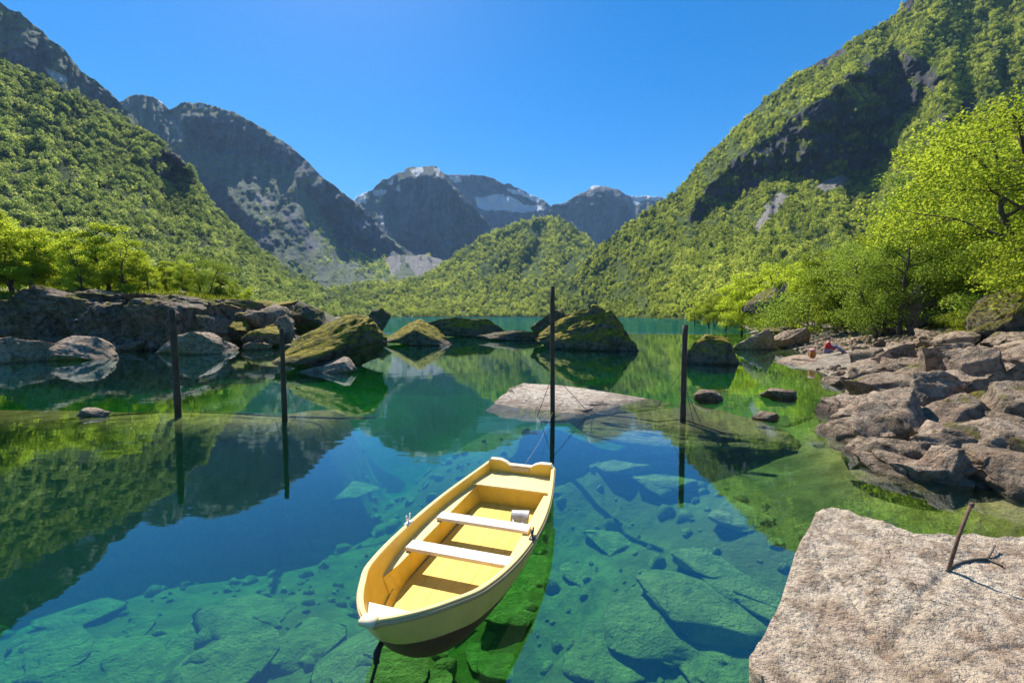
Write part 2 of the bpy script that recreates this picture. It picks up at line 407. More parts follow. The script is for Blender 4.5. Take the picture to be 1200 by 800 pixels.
# ------------------------------------------------------------------ water: closed body, reflecting surface, absorbing volume
def build_water():
    t = NT('clear lake water'); geo = t.n('ShaderNodeNewGeometry'); pos = geo.outputs['Position']
    sx = t.n('ShaderNodeSeparateXYZ'); t.l(pos, sx.inputs[0])
    mp = t.n('ShaderNodeMapping'); mp.inputs['Scale'].default_value = (1, 2.2, 1); t.l(pos, mp.inputs['Vector'])
    w = t.math('ADD', t.math('MULTIPLY', t.noise(mp.outputs[0], 0.8, 2, 0.4), 1.0), t.math('MULTIPLY', t.noise(mp.outputs[0], 3.1, 2, 0.5), 0.22))
    calm = t.bump(w, 0.022, 0.12)
    wf = t.math('ADD', t.noise(mp.outputs[0], 1.1, 3, 0.6), t.math('MULTIPLY', t.noise(mp.outputs[0], 0.16, 2), 1.2))
    windy = t.bump(wf, 1.0, 0.75)
    nm = t.n('ShaderNodeMix'); nm.data_type = 'VECTOR'
    far = t.maprange(t.math('ADD', sx.outputs[1], t.math('MULTIPLY', t.noise(pos, 0.05, 2), 20)), 66, 80)
    t.l(far, nm.inputs[0]); t.l(calm, nm.inputs[4]); t.l(windy, nm.inputs[5])
    fr = t.n('ShaderNodeFresnel'); fr.inputs['IOR'].default_value = 1.33; t.l(nm.outputs[1], fr.inputs['Normal'])
    gl = t.n('ShaderNodeBsdfGlossy'); gl.inputs['Roughness'].default_value = 0.015; gl.inputs['Color'].default_value = (0.74, 0.93, 1.0, 1); t.l(nm.outputs[1], gl.inputs['Normal'])
    tr = t.n('ShaderNodeBsdfTransparent')
    mx = t.n('ShaderNodeMixShader'); t.l(t.math('MINIMUM', t.math('ADD', t.math('MULTIPLY', fr.outputs[0], 1.55), 0.095), 0.9), mx.inputs[0])
    t.l(tr.outputs[0], mx.inputs[1]); t.l(gl.outputs[0], mx.inputs[2])
    va = t.n('ShaderNodeVolumeAbsorption'); va.inputs['Density'].default_value = 0.34
    va.inputs['Color'].default_value = (0.24, 0.88, 0.37, 1)
    vs = t.n('ShaderNodeVolumeScatter'); vs.inputs['Density'].default_value = 0.015; vs.inputs['Color'].default_value = (0.10, 0.76, 0.56, 1)
    vadd = t.n('ShaderNodeAddShader'); t.l(va.outputs[0], vadd.inputs[0]); t.l(vs.outputs[0], vadd.inputs[1])
    t.l(vadd.outputs[0], t.out.inputs['Volume'])
    m = t.done(mx.outputs[0])
    x0, x1, y0, y1, zb = -1500, 1500, -350, 2500, -14
    V = [(x, y, z) for z in (zb, 0) for x, y in ((x0, y0), (x1, y0), (x1, y1), (x0, y1))]
    Fc = [(3, 2, 1, 0), (4, 5, 6, 7), (0, 1, 5, 4), (1, 2, 6, 5), (2, 3, 7, 6), (3, 0, 4, 7)]
    o = mesh_obj('lake_water', V, Fc, m, smooth=False)
    tag(o, 'clear green lake water mirroring mountains and blue sky', kind='structure')
build_water()

# ------------------------------------------------------------------ mountains
def inpoly(px, py, poly):
    c = np.zeros(px.shape, bool); n = len(poly)
    for i in range(n):
        x0, y0 = poly[i]; x1, y1 = poly[(i + 1) % n]
        if y0 == y1: continue
        c ^= ((y0 > py) != (y1 > py)) & (px < (x1 - x0) * (py - y0) / (y1 - y0) + x0)
    return c

def blur(a, k):
    for _ in range(k):
        p = np.pad(a, 1, mode='edge')
        a = (p[:-2, 1:-1] + p[2:, 1:-1] + p[1:-1, :-2] + p[1:-1, 2:] + 2 * p[1:-1, 1:-1]) / 6
    return a

LAYERS = {}
def mountain(name, label, ridge, foot, D0, D1, step, mat, cliffs=(), rock=(), snow=(), scree=(), base_rock=0.0, amp=0.03,
             gully=40.0, jag=2.0, curve=1.0, seed=1, shore=False, steep=0.12, key=None):
    xs = np.arange(min(p[0] for p in ridge), max(p[0] for p in ridge) + step, step)
    yr = interp(ridge, xs) + 1.35 * jag * fbm(xs / 12.0, xs * 0 + seed, oct=5, seed=seed, gain=0.65)
    yf = interp(foot, xs) if not shore else 370 + F * CH / interp(D0, xs)
    yf = np.maximum(yf, yr + 2)
    d0 = interp(D0, xs); d1 = np.maximum(interp(D1, xs), d0 * 1.01)
    nr = max(12, int(np.max(yf - yr) / step))
    tt = np.linspace(0, 1, nr)[:, None]
    PY = yf[None] + (yr - yf)[None] * tt; PX = np.broadcast_to(xs[None], PY.shape).copy()
    jx = 7 * fbm(PX / 22, PY / 22, oct=3, seed=seed + 40); jy = 6 * fbm(PX / 22, PY / 22, oct=3, seed=seed + 50)
    msk = lambda polys: blur(sum((inpoly(PX + jx * s, PY + jy * s, p) for p, s in [(q, 1.0) for q in polys]), np.zeros(PX.shape)).clip(0, 1).astype(float), 2)
    cl, rk, sn, scr = msk(cliffs), msk(rock), msk(snow), msk(scree)
    w = (1 - (1 - steep) * blur(cl, 2)) * (tt * 0 + 1) * (0.35 + tt) ** (curve - 1)
    cum = np.cumsum(w, 0); cum = (cum - cum[:1]) / (cum[-1:] - cum[:1])
    D = d0[None] + (d1 - d0)[None] * cum
    g = fbm(PX / gully, PY / (gully * 2.6) + PX / 160, oct=5, seed=seed + 3, ridged=True, gain=0.55)
    g2 = fbm(PX / 17, PY / 17, oct=4, seed=seed + 9)
    g3 = fbm(PX / 6.5, PY / 8.0, oct=3, seed=seed + 13, ridged=True)
    env = (np.minimum(tt * 6, 1)) if shore else 1
    D = D * (1 + amp * g * env + amp * 0.35 * g2 * env * (1 + 1.2 * cl) + (0.009 if base_rock > .3 else 0.0055) * g3 * env)
    rx, rz = ray(PX, PY)
    P = np.stack([rx * D, D, CH + rz * D], -1)
    rows = [P]
    led = np.clip(1.0 + 2.6 * fbm(PX / 20 + PY / 30, PY / 7.5 - PX / 14, oct=4, seed=seed + 21), 0, 1) if key in ('right', 'left') else 1
    clm = cl * led
    A = [np.maximum(np.maximum(clm, rk), base_rock), sn, scr]
    if shore:
        b = P[:1].copy(); b[..., 2] = -18; rows.insert(0, b); A = [np.concatenate([a[:1], a]) for a in A]
    for k, (dy, dz) in enumerate(((0.04, 0.03), (0.14, 0.16), (0.35, 0.6))):       # the far side of the ridge
        q = P[-1:].copy(); hgt = q[..., 2].copy()
        q[..., 0] *= 1 + dy; q[..., 1] *= 1 + dy; q[..., 2] = hgt - dz * np.abs(hgt) ; rows.append(q)
        A = [np.concatenate([a, a[-1:]]) for a in A]
    G = np.concatenate(rows); nrr, nc = G.shape[:2]
    o = mesh_obj(name, G.reshape(-1, 3), grid_faces(nrr, nc), mat)
    for k, a in zip(('rockmask', 'snowmask', 'screemask'), A):
        at_ = o.data.attributes.new(k, 'FLOAT', 'POINT'); at_.data.foreach_set('value', np.ascontiguousarray(a.reshape(-1), np.float32))
    tag(o, label, kind='structure')
    LAYERS[key or name] = dict(P=P, mask=np.maximum.reduce([clm, rk, sn, scr]), PX=PX, PY=PY)
    return o

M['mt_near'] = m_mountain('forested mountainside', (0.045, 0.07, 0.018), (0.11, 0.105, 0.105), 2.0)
M['mt_right'] = m_mountain('sunny mountainside', (0.07, 0.10, 0.022), (0.11, 0.11, 0.12), 2.0)  # vegetation lighter than on the other slope, sunshine put into its colour
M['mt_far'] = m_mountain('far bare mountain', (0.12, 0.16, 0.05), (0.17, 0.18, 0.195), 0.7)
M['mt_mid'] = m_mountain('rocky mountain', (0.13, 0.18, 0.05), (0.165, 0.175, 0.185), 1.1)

mountain('mountain_slope', 'steep sunny forested mountainside with dark cliff band above the stony shore',
    [(640, 371), (655, 352), (668, 327), (690, 302), (710, 282), (740, 260), (775, 238), (800, 217), (815, 197), (830, 182), (850, 162), (865, 147),
     (885, 127), (905, 110), (935, 84), (960, 74), (985, 57), (1020, 37), (1050, 16), (1064, 0), (1080, -10), (1130, -40), (1250, -105), (1420, -170)],
    [(640, 372), (1420, 372)],
    [(640, 960), (700, 800), (760, 480), (800, 300), (830, 190), (870, 110), (900, 85), (1000, 70), (1200, 60), (1420, 60)],
    [(640, 980), (700, 960), (775, 950), (865, 980), (960, 900), (1064, 850), (1250, 820), (1420, 800)], 2.0, M['mt_right'],
    cliffs=[[(806, 258), (826, 222), (850, 200), (868, 180), (905, 160), (932, 136), (955, 118), (985, 96), (1020, 72), (1050, 58), (1085, 70), (1104, 92), (1085, 118),
             (1058, 138), (1035, 165), (1010, 168), (985, 186), (945, 214), (915, 204), (890, 224), (862, 234), (838, 244), (818, 262)],
            [(990, 172), (1030, 166), (1060, 178), (1020, 196), (985, 200)], [(1090, 145), (1130, 120), (1150, 130), (1110, 165)]],
    rock=[[(1052, 0), (1066, -8), (1080, 0), (1062, 14)], [(930, 88), (950, 72), (985, 55), (992, 62), (962, 82)]],
    scree=[[(896, 242), (915, 228), (928, 230), (918, 246), (900, 256)], [(955, 218), (985, 203), (1000, 208), (965, 228)], [(880, 262), (900, 250), (905, 258), (885, 275)]],
    key='right', amp=0.05, gully=55, jag=2.5, seed=2, shore=True, curve=0.85, steep=0.05)

mountain('mountain_slope', 'steep deciduous forested mountainside behind the birch grove',
    [(-260, -60), (-120, 10), (0, 72), (60, 96), (120, 124), (150, 140), (185, 165), (210, 183), (228, 205), (240, 228), (262, 252), (300, 288), (340, 317), (380, 338), (420, 353),
     (450, 365), (470, 371)],
    [(-260, 372), (470, 372)],
    [(-260, 120), (0, 130), (150, 170), (250, 260), (330, 420), (400, 650), (450, 880), (470, 940)],
    [(-260, 520), (0, 590), (150, 680), (235, 740), (300, 820), (380, 900), (470, 960)], 2.0, M['mt_near'],
    cliffs=[[(172, 186), (186, 176), (206, 172), (224, 184), (232, 204), (226, 218), (206, 220), (186, 206)]],
    key='left', amp=0.06, gully=60, jag=2.5, seed=4, shore=True, curve=0.9, steep=0.05)

mountain('mountain_peak', 'bare grey rock peak with one long snow streak above the forested slope',
    [(-260, -190), (-100, -70), (0, 4), (10, 10), (24, 14), (38, 28), (60, 46), (82, 66), (96, 84), (110, 92), (124, 104), (140, 120), (160, 140), (190, 170)],
    [(-260, 200), (0, 130), (120, 175), (190, 190)],
    [(-260, 900), (190, 1250)], [(-260, 1150), (0, 1300), (190, 1400)], 1.8, M['mt_mid'],
    cliffs=[[(0, 62), (30, 52), (55, 46), (64, 70), (50, 84), (20, 78), (0, 70)], [(100, 90), (145, 126), (130, 130), (105, 112)]],
    snow=[[(51, 75), (62, 78), (80, 88), (84, 95), (74, 96), (60, 86)]], base_rock=0.50, amp=0.035, gully=30, jag=3, seed=6, curve=0.8)

mountain('mountain', 'broad blue grey rock mountain with bare cliffs left of the glacier gap',
    [(110, 150), (140, 120), (152, 113), (166, 110), (180, 112), (190, 120), (199, 129), (206, 124), (216, 120), (232, 120), (250, 124), (275, 133), (300, 146), (320, 158), (340, 171),
     (360, 188), (378, 207), (396, 220), (412, 234), (430, 250), (448, 268), (462, 282), (480, 296), (510, 318)],
    [(110, 330), (510, 345)], [(110, 1150), (300, 1300), (510, 1650)], [(110, 2100), (250, 2200), (400, 2300), (510, 2300)], 1.7, M['mt_mid'],
    cliffs=[[(212, 134), (260, 134), (300, 150), (330, 172), (345, 188), (300, 182), (262, 180), (238, 175), (222, 160)],
            [(385, 210), (420, 243), (455, 275), (475, 296), (440, 305), (400, 290), (385, 262), (350, 215), (370, 214)],
            [(235, 200), (262, 222), (300, 262), (330, 290), (318, 292), (280, 268), (250, 240)]],
    rock=[[(330, 250), (345, 246), (375, 290), (360, 300)], [(330, 165), (380, 205), (340, 200), (310, 185)]],
    snow=[[(182, 118), (192, 122), (196, 128), (186, 126)], [(232, 121), (240, 120), (243, 124), (234, 126)]],
    scree=[[(300, 226), (318, 236), (314, 246), (298, 236)], [(192, 136), (200, 138), (218, 166), (212, 168), (198, 150)], [(322, 170), (345, 178), (340, 184)]],
    key='mid', base_rock=0.53, amp=0.05, gully=34, jag=2.5, seed=9, curve=0.85, steep=0.06)

mountain('valley_floor', 'green valley meadow with pale rockfall fan below the dark peak',
    [(360, 318), (375, 306), (395, 297), (420, 298), (448, 301), (462, 296), (480, 300), (500, 298), (522, 306), (545, 318)],
    [(360, 350), (545, 350)], [(360, 1600), (545, 1600)], [(360, 2150), (545, 2300)], 1.5, M['mt_mid'],
    scree=[[(452, 302), (478, 296), (500, 300), (522, 306), (512, 325), (458, 328)]], rock=[[(462, 290), (480, 300), (470, 310), (450, 305)]], base_rock=0.18, amp=0.015, gully=20, jag=3, seed=12)

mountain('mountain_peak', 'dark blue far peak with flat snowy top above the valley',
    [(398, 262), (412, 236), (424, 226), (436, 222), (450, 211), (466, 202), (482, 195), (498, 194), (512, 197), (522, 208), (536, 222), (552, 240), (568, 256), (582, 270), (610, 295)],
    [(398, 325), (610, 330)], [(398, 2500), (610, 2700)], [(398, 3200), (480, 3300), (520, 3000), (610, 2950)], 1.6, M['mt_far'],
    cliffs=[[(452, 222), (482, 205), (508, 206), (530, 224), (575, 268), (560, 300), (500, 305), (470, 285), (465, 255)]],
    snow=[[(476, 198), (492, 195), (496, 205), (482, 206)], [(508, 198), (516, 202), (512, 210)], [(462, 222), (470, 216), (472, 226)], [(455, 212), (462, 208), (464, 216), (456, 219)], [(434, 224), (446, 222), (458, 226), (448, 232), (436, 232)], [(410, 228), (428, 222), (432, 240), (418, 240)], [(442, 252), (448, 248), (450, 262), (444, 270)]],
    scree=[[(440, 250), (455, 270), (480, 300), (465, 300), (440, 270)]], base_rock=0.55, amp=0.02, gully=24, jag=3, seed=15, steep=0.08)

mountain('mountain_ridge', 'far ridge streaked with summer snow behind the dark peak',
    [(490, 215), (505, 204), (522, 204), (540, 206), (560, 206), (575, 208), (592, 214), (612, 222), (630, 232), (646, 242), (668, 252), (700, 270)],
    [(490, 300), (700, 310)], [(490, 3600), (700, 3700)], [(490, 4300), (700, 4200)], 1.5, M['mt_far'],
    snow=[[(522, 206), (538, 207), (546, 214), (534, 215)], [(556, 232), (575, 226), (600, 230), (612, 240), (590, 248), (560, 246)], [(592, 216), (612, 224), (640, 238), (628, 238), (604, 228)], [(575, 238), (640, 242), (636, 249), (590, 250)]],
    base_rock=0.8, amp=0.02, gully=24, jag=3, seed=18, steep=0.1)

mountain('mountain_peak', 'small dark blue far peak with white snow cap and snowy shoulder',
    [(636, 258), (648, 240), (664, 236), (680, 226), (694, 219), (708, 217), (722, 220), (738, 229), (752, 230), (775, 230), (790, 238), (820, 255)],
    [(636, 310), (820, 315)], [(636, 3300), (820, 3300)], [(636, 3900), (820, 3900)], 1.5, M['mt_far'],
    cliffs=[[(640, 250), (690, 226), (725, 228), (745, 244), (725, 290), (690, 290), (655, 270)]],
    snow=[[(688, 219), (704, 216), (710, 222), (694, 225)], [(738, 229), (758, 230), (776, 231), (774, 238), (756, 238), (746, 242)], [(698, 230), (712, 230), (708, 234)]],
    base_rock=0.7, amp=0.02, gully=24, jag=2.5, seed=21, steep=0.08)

mountain('hill', 'rounded green wooded hill rising from the far lake shore',
    [(340, 345), (380, 338), (430, 332), (470, 331), (500, 322), (518, 310), (540, 294), (558, 282), (575, 274), (592, 266), (612, 259), (635, 254), (652, 256), (668, 263), (690, 278), (710, 296), (740, 330), (770, 371)],
    [(340, 372), (770, 372)], [(340, 960), (770, 980)], [(340, 1350), (470, 1400), (560, 1700), (640, 1850), (710, 1600), (770, 1000)], 2.0, M['mt_right'],
    rock=[[(690, 300), (702, 296), (690, 330), (672, 352), (668, 345)]], base_rock=0.0, amp=0.06, gully=34, jag=2, seed=24, shore=True, curve=0.9)
print('layers', list(LAYERS))

# ------------------------------------------------------------------ forest: crowns spread over the slopes (instances)
def leaf_quads(C, N, size, rnd, aspect=1.0):
    """one quad per centre, facing N"""
    n = len(C); N = N / np.linalg.norm(N, axis=1, keepdims=True)
    a = np.cross(N, rnd.normal(size=(n, 3))); a /= np.linalg.norm(a, axis=1, keepdims=True); b = np.cross(N, a)
    s = (size * rnd.uniform(0.6, 1.35, n))[:, None]
    bend = N * s * 0.18
    V = np.stack([C - a * s * aspect - bend, C - b * s * .72, C + a * s * aspect - bend, C + b * s * .72], 1).reshape(-1, 3)
    return V, np.arange(4 * n).reshape(n, 4)

def canopy_mesh(seed, n, mat, conic=0.0):
    r = np.random.default_rng(seed)
    lobes = r.normal(size=(7, 3)) * (0.17, 0.17, 0.15) + (0, 0, 0.5)
    rad = r.uniform(0.22, 0.36, 7)
    k = r.integers(0, 7, n); u = r.normal(size=(n, 3)); u[:, 2] += 0.25
    u /= np.linalg.norm(u, axis=1, keepdims=True)
    C = lobes[k] + u * (rad[k] * r.uniform(0.75, 1.05, n))[:, None]
    if conic: C[:, :2] *= (1.15 - conic * C[:, 2:3])
    V, Fc = leaf_quads(C, u + r.normal(size=(n, 3)) * 0.35, 0.085, r)
    return mesh_obj('canopy', V, Fc, mat, smooth=False, link=False)

def instancer(name, pts, rot, scl, idx, protos, label):
    me = bpy.data.meshes.new(name); me.vertices.add(len(pts)); me.vertices.foreach_set('co', np.asarray(pts, np.float32).ravel())
    for k, v, typ in (('rz', rot, 'FLOAT'), ('sc', scl, 'FLOAT'), ('pick', idx, 'INT')):
        a = me.attributes.new(k, typ, 'POINT'); a.data.foreach_set('value', np.asarray(v, np.float32 if typ == 'FLOAT' else np.int32))
    o = bpy.data.objects.new(name, me); COL.objects.link(o)
    pc = bpy.data.collections.new(name + ' crowns')
    for p in protos: pc.objects.link(p)
    ng = bpy.data.node_groups.new(name, 'GeometryNodeTree')
    ng.interface.new_socket('Geometry', in_out='INPUT', socket_type='NodeSocketGeometry')
    ng.interface.new_socket('Geometry', in_out='OUTPUT', socket_type='NodeSocketGeometry')
    N = ng.nodes.new; L = ng.links.new
    gi, go = N('NodeGroupInput'), N('NodeGroupOutput')
    ci = N('GeometryNodeCollectionInfo'); ci.inputs[0].default_value = pc; ci.inputs['Separate Children'].default_value = True; ci.inputs['Reset Children'].default_value = True
    ip = N('GeometryNodeInstanceOnPoints'); ip.inputs['Pick Instance'].default_value = True
    def att(nm, typ):
        n = N('GeometryNodeInputNamedAttribute'); n.data_type = typ; n.inputs[0].default_value = nm; return n.outputs['Attribute']
    cx = N('ShaderNodeCombineXYZ'); L(att('rz', 'FLOAT'), cx.inputs[2])
    L(gi.outputs[0], ip.inputs['Points']); L(ci.outputs[0], ip.inputs['Instance']); L(att('pick', 'INT'), ip.inputs['Instance Index'])
    L(cx.outputs[0], ip.inputs['Rotation']); L(att('sc', 'FLOAT'), ip.inputs['Scale']); L(ip.outputs[0], go.inputs[0])
    md = o.modifiers.new('spread', 'NODES'); md.node_group = ng
    tag(o, label, kind='stuff'); return o

def forest(layer, label, spacing, size, mat, n_leaf=150, seed=0, keep=None, far_scale=0.0):
    L = LAYERS[layer]; P = L['P']; r = np.random.default_rng(seed + 100)
    a = P[:-1, :-1]; b = P[:-1, 1:]; c = P[1:, :-1]; d = P[1:, 1:]
    area = np.linalg.norm(np.cross(b - a, c - a), axis=-1)
    sp = spacing * (1 + far_scale * np.maximum(0, a[..., 1] - 900) / 900)
    dens = area / sp ** 2
    clear = fbm(L['PX'][:-1, :-1] / 26, L['PY'][:-1, :-1] / 26, oct=4, seed=seed + 60)
    keepf = np.clip(1 - 1.6 * L['mask'][:-1, :-1], 0.05, 1) * np.clip(1.05 + 1.9 * clear, 0.06, 1)
    if keep is not None: keepf = keepf * keep(L['PX'][:-1, :-1], L['PY'][:-1, :-1], a)
    cnt = r.poisson(dens * keepf)
    ii = np.repeat(np.arange(cnt.size), cnt.ravel()); u = r.uniform(size=(len(ii), 2))
    f = lambda q: q.reshape(-1, 3)[ii]
    pts = f(a) * ((1 - u[:, :1]) * (1 - u[:, 1:])) + f(b) * (u[:, :1] * (1 - u[:, 1:])) + f(c) * ((1 - u[:, :1]) * u[:, 1:]) + f(d) * (u[:, :1] * u[:, 1:])
    pts[:, 2] -= size * 0.12
    s = size * (0.55 + 0.95 * r.uniform(0, 1, len(pts)) ** 1.6) * (1 + far_scale * np.maximum(0, pts[:, 1] - 900) / 900)
    protos = [canopy_mesh(seed * 10 + k, int(n_leaf * (0.6 + 0.16 * k)), mat, 0.25 * (k % 3)) for k in range(6)] + [canopy_mesh(seed * 10 + 7, n_leaf, M['leaf_dark'], 0.0), canopy_mesh(seed * 10 + 8, n_leaf, M['leaf_dark'], 0.9)]
    pick = r.choice(8, len(pts), p=[.16, .16, .16, .15, .14, .14, .05, .04])
    print('forest', layer, len(pts))
    return instancer('forest', pts, r.uniform(0, 6.28, len(pts)), s, pick, protos, label)


vis = lambda px, py, a: ((px > -160) & (px < 1360)).astype(float)
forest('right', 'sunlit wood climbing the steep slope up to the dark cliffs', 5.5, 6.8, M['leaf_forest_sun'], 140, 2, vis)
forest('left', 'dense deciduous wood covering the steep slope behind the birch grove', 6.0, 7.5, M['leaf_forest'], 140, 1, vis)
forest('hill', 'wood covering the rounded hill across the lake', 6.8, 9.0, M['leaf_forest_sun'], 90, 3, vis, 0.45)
forest('valley_floor', 'thin scrub wood in the valley below the dark peak', 16.0, 14.0, M['leaf_forest_sun'], 60, 4, vis, 0.5)
forest('mid', 'scattered scrub on the foot of the broad rock mountain', 17.0, 13.0, M['leaf_forest'], 60, 5,
       lambda px, py, a: np.clip((py - 215) / 90, 0, 1) * np.clip(0.2 + 2.2 * fbm(px / 30, py / 20, oct=3, seed=77), 0, 1), 0.4)

# ------------------------------------------------------------------ rocks
_ICO = {}
def ico(sub):
    if sub not in _ICO:
        import bmesh
        bm = bmesh.new(); bmesh.ops.create_icosphere(bm, subdivisions=sub, radius=1.0)
        _ICO[sub] = (np.array([v.co[:] for v in bm.verts]), np.array([[v.index for v in f.verts] for f in bm.faces])); bm.free()
    return _ICO[sub]

def rock_verts(seed, sub=4, cuts=9, rough=0.07, lo=0.42, hi=0.86, flat_top=None, boxy=0.8):
    r = np.random.default_rng(seed); v, f = ico(sub); p = v.copy()
    p = np.sign(p) * np.abs(p) ** boxy; p /= np.abs(p).max()
    p = p * (1 + 0.20 * fbm(p[:, 0] * 1.1 + seed, p[:, 1] * 1.1, p[:, 2] * 1.1, oct=2, seed=seed))[:, None]
    for k in range(int(cuts * 1.9)):
        n = r.normal(size=3); n /= np.linalg.norm(n)
        if flat_top and k == 0: n = np.array([0.06, -0.1, 1.0]); n /= np.linalg.norm(n); d = flat_top
        else: d = lo + (hi - lo) * r.uniform() ** 1.6
        e = p @ n - d; p = p - np.where(e > 0, e * 0.94, 0)[:, None] * n
    p = p * (1 + rough * fbm(p[:, 0] * 3.1, p[:, 1] * 3.1 + seed, p[:, 2] * 4.2, oct=5, seed=seed + 5, gain=0.6))[:, None]
    rg = fbm(p[:, 0] * 2.3 + seed, p[:, 1] * 2.3, p[:, 2] * 3.4, oct=5, seed=seed + 8, ridged=True, gain=0.55)
    p = p * (1 + rough * 0.9 * (rg - 0.2))[:, None]
    mn, mx = p.min(0), p.max(0); p = (p - (mn + mx) / 2) / ((mx - mn) / 2)
    return p, f

def rock(name, loc, dims, rz=0.0, seed=1, mat='rock_grey', sub=4, label=None, group=None, profile=None, tilt=(0, 0), cuts=9, rough=0.11,
         flat_top=None, lean=0.0, cat='boulder', hi=0.86, boxy=0.62):
    """loc: middle of the base; dims: width, depth, height in metres; profile: height factor along the width"""
    p, f = rock_verts(seed, sub, cuts, rough, hi=hi, flat_top=flat_top, boxy=boxy)
    if profile is not None:
        k = np.interp(p[:, 0], [a for a, _ in profile], [b for _, b in profile]); p[:, 2] = (p[:, 2] + 1) * k - 1
    p[:, 0] += lean * (p[:, 2] + 1)
    p = p * (np.array(dims) / 2); p[:, 2] += dims[2] / 2
    o = mesh_obj(name, p, f, M[mat]); o.location = loc; o.rotation_euler = (tilt[0], tilt[1], rz)
    tag(o, label, cat, group); return o

def rock_px(name, x0, x1, yt, yb, depth=0.8, seed=1, mat='rock_grey', label=None, group=None, ground=True, sink=0.5, Y=None, **kw):
    """a rock whose front foot shows at yb and top at yt, between x0 and x1"""
    xm = (x0 + x1) / 2
    if Y is not None: b = Vector(at_y(xm, yb, Y))
    elif ground: b = hit(xm, yb); 
    else: b = Vector(at(xm, yb, 0.0))
    if ground and b.z < 0 and Y is None and kw.get('under') is None: b = Vector(at(xm, yb, 0.0))
    kw.pop('under', None)
    w = (x1 - x0) * b.y / F; h = (yb - yt) * b.y / F; d = w * depth
    sc = 1 + d * 0.35 / b.y                           # the widest section stands a little behind the foot
    w *= sc; h *= sc
    rxm, _ = ray(xm, yb)
    c = Vector((float(rxm) * (b.y + d * 0.4), b.y + d * 0.4, b.z - sink * min(1.0, h)))
    return rock(name, c, (w * 1.06, d, h + sink * min(1.0, h)), seed=seed, mat=mat, label=label, group=group, **kw)

# -- far bank: long dark wall and the stones round it
def bank_wall():
    nu, prof = 260, [(1.2, -1.5), (.5, -.2), (.15, .0), (-.1, .2), (-.35, .42), (-.35, .62), (-.1, .80), (.5, .92), (1.4, .98), (3, 1.0), (5, 1.04), (7.5, 1.0), (9, .8)]
    tp = np.linspace(0, len(prof) - 1, 80); py_ = np.interp(tp, range(len(prof)), [a for a, _ in prof]); pz = np.interp(tp, range(len(prof)), [b for _, b in prof])
    px = np.linspace(12, 252, nu); yt = interp([(12, 384), (22, 362), (34, 351), (60, 345), (84, 350), (110, 346), (150, 355), (175, 352), (205, 358), (228, 364), (245, 378), (252, 396)], px) + 2.5 * fbm(px / 11, px * 0, oct=4, seed=61)
    Yb = 31.5 + 1.0 * fbm(px / 40, px * 0 + 3, oct=3, seed=62) + interp([(12, 1.5), (40, 0), (220, 0), (252, 2)], px)
    h = np.maximum(.4, (411 - yt) * (Yb + 1) / F)
    rx, _ = ray(px, 400)
    Yv = Yb[None] + py_[:, None] * np.minimum(1, h / 3)[None]; Z = np.where(pz[:, None] < 0, pz[:, None], pz[:, None] * h[None]); X = np.broadcast_to((rx * (Yb + .5))[None], Yv.shape) * (1 + 0 * Yv)
    V = np.stack([X.ravel(), Yv.ravel(), Z.ravel()], 1)
    n = fbm(V[:, 0] * .5, V[:, 1] * .5, V[:, 2] * .7, oct=5, seed=63, ridged=True, gain=.55); n2 = fbm(V[:, 0] * .35, V[:, 1] * .5, V[:, 2] * .5, oct=2, seed=64); n3 = fbm(V[:, 0] * 1.9, V[:, 1] * 1.9, V[:, 2] * 2.6, oct=4, seed=66)
    blk = np.round(n2 * 5) / 5 * .6 + n2 * .4
    V[:, 1] -= .6 * n + 2.2 * blk + .25 * n3; V[:, 2] += np.where(V[:, 2] > .3, .25 * n + .6 * blk + .14 * n3, 0)
    o = mesh_obj('boulder', V, grid_faces(80, nu), M['rock_wall']); tag(o, 'long dark rock wall with mossy top under the birch grove', 'boulder')
bank_wall()
rock_px('boulder', 188, 304, 351, 402, 0.6, 34, 'rock_grey', 'sloping grey rock at the end of the long dark wall', ground=False, sub=5, boxy=.5, profile=[(-1, .9), (-.3, 1.0), (.4, .8), (1, .5)])
rock_px('boulder', -70, 40, 352, 400, 0.6, 35, 'rock_grey', 'grey rock beside the start of the long dark wall', ground=False, sub=5)
rock_px('boulder', 52, 128, 391, 423, 0.7, 36, 'rock_pale', 'pale low boulder with moss patch in front of the dark wall', ground=False, sub=5, profile=[(-1, .7), (-.3, 1), (.4, .85), (1, .25)])
rock_px('boulder', -30, 58, 396, 426, 0.7, 37, 'rock_pale', 'pale pinkish low rock reaching out of frame before the dark wall', ground=False, sub=5)
rock_px('boulder', 178, 262, 389, 416, 0.6, 38, 'rock_pale', 'flat pale rock at the water edge behind the weathered post', ground=False, sub=5, profile=[(-1, .4), (0, .9), (.5, 1), (1, .5)])
rock_px('boulder', 232, 300, 352, 385, 0.7, 39, 'rock_grey', 'grey rock heap stone above the small dark cave', Y=44, sub=4)
rock_px('boulder', 283, 335, 383, 407, 0.8, 40, 'rock_moss', 'small rounded moss rimmed boulder beside the slanted boulder', ground=False, sub=4)
rock_px('boulder', 290, 350, 352, 385, 0.8, 41, 'rock_moss', 'brownish mossy rock on the point behind the rounded boulder', Y=46, sub=5)
rock_px('boulder', 335, 385, 352, 388, 0.8, 42, 'rock_dark', 'dark jagged rock behind the slanted mossy boulder', Y=42, sub=5, profile=[(-1, .6), (-.4, 1), (.4, .8), (1, .7)])
rock_px('boulder', 332, 446, 363, 434, 0.75, 43, 'rock_moss', 'big slanted boulder with yellow moss top near the submerged shelf', ground=False, sub=6, rz=R(14), cuts=8,
        profile=[(-1, .55), (-.5, .72), (.2, .9), (.7, 1.0), (1, .85)], lean=0.06)
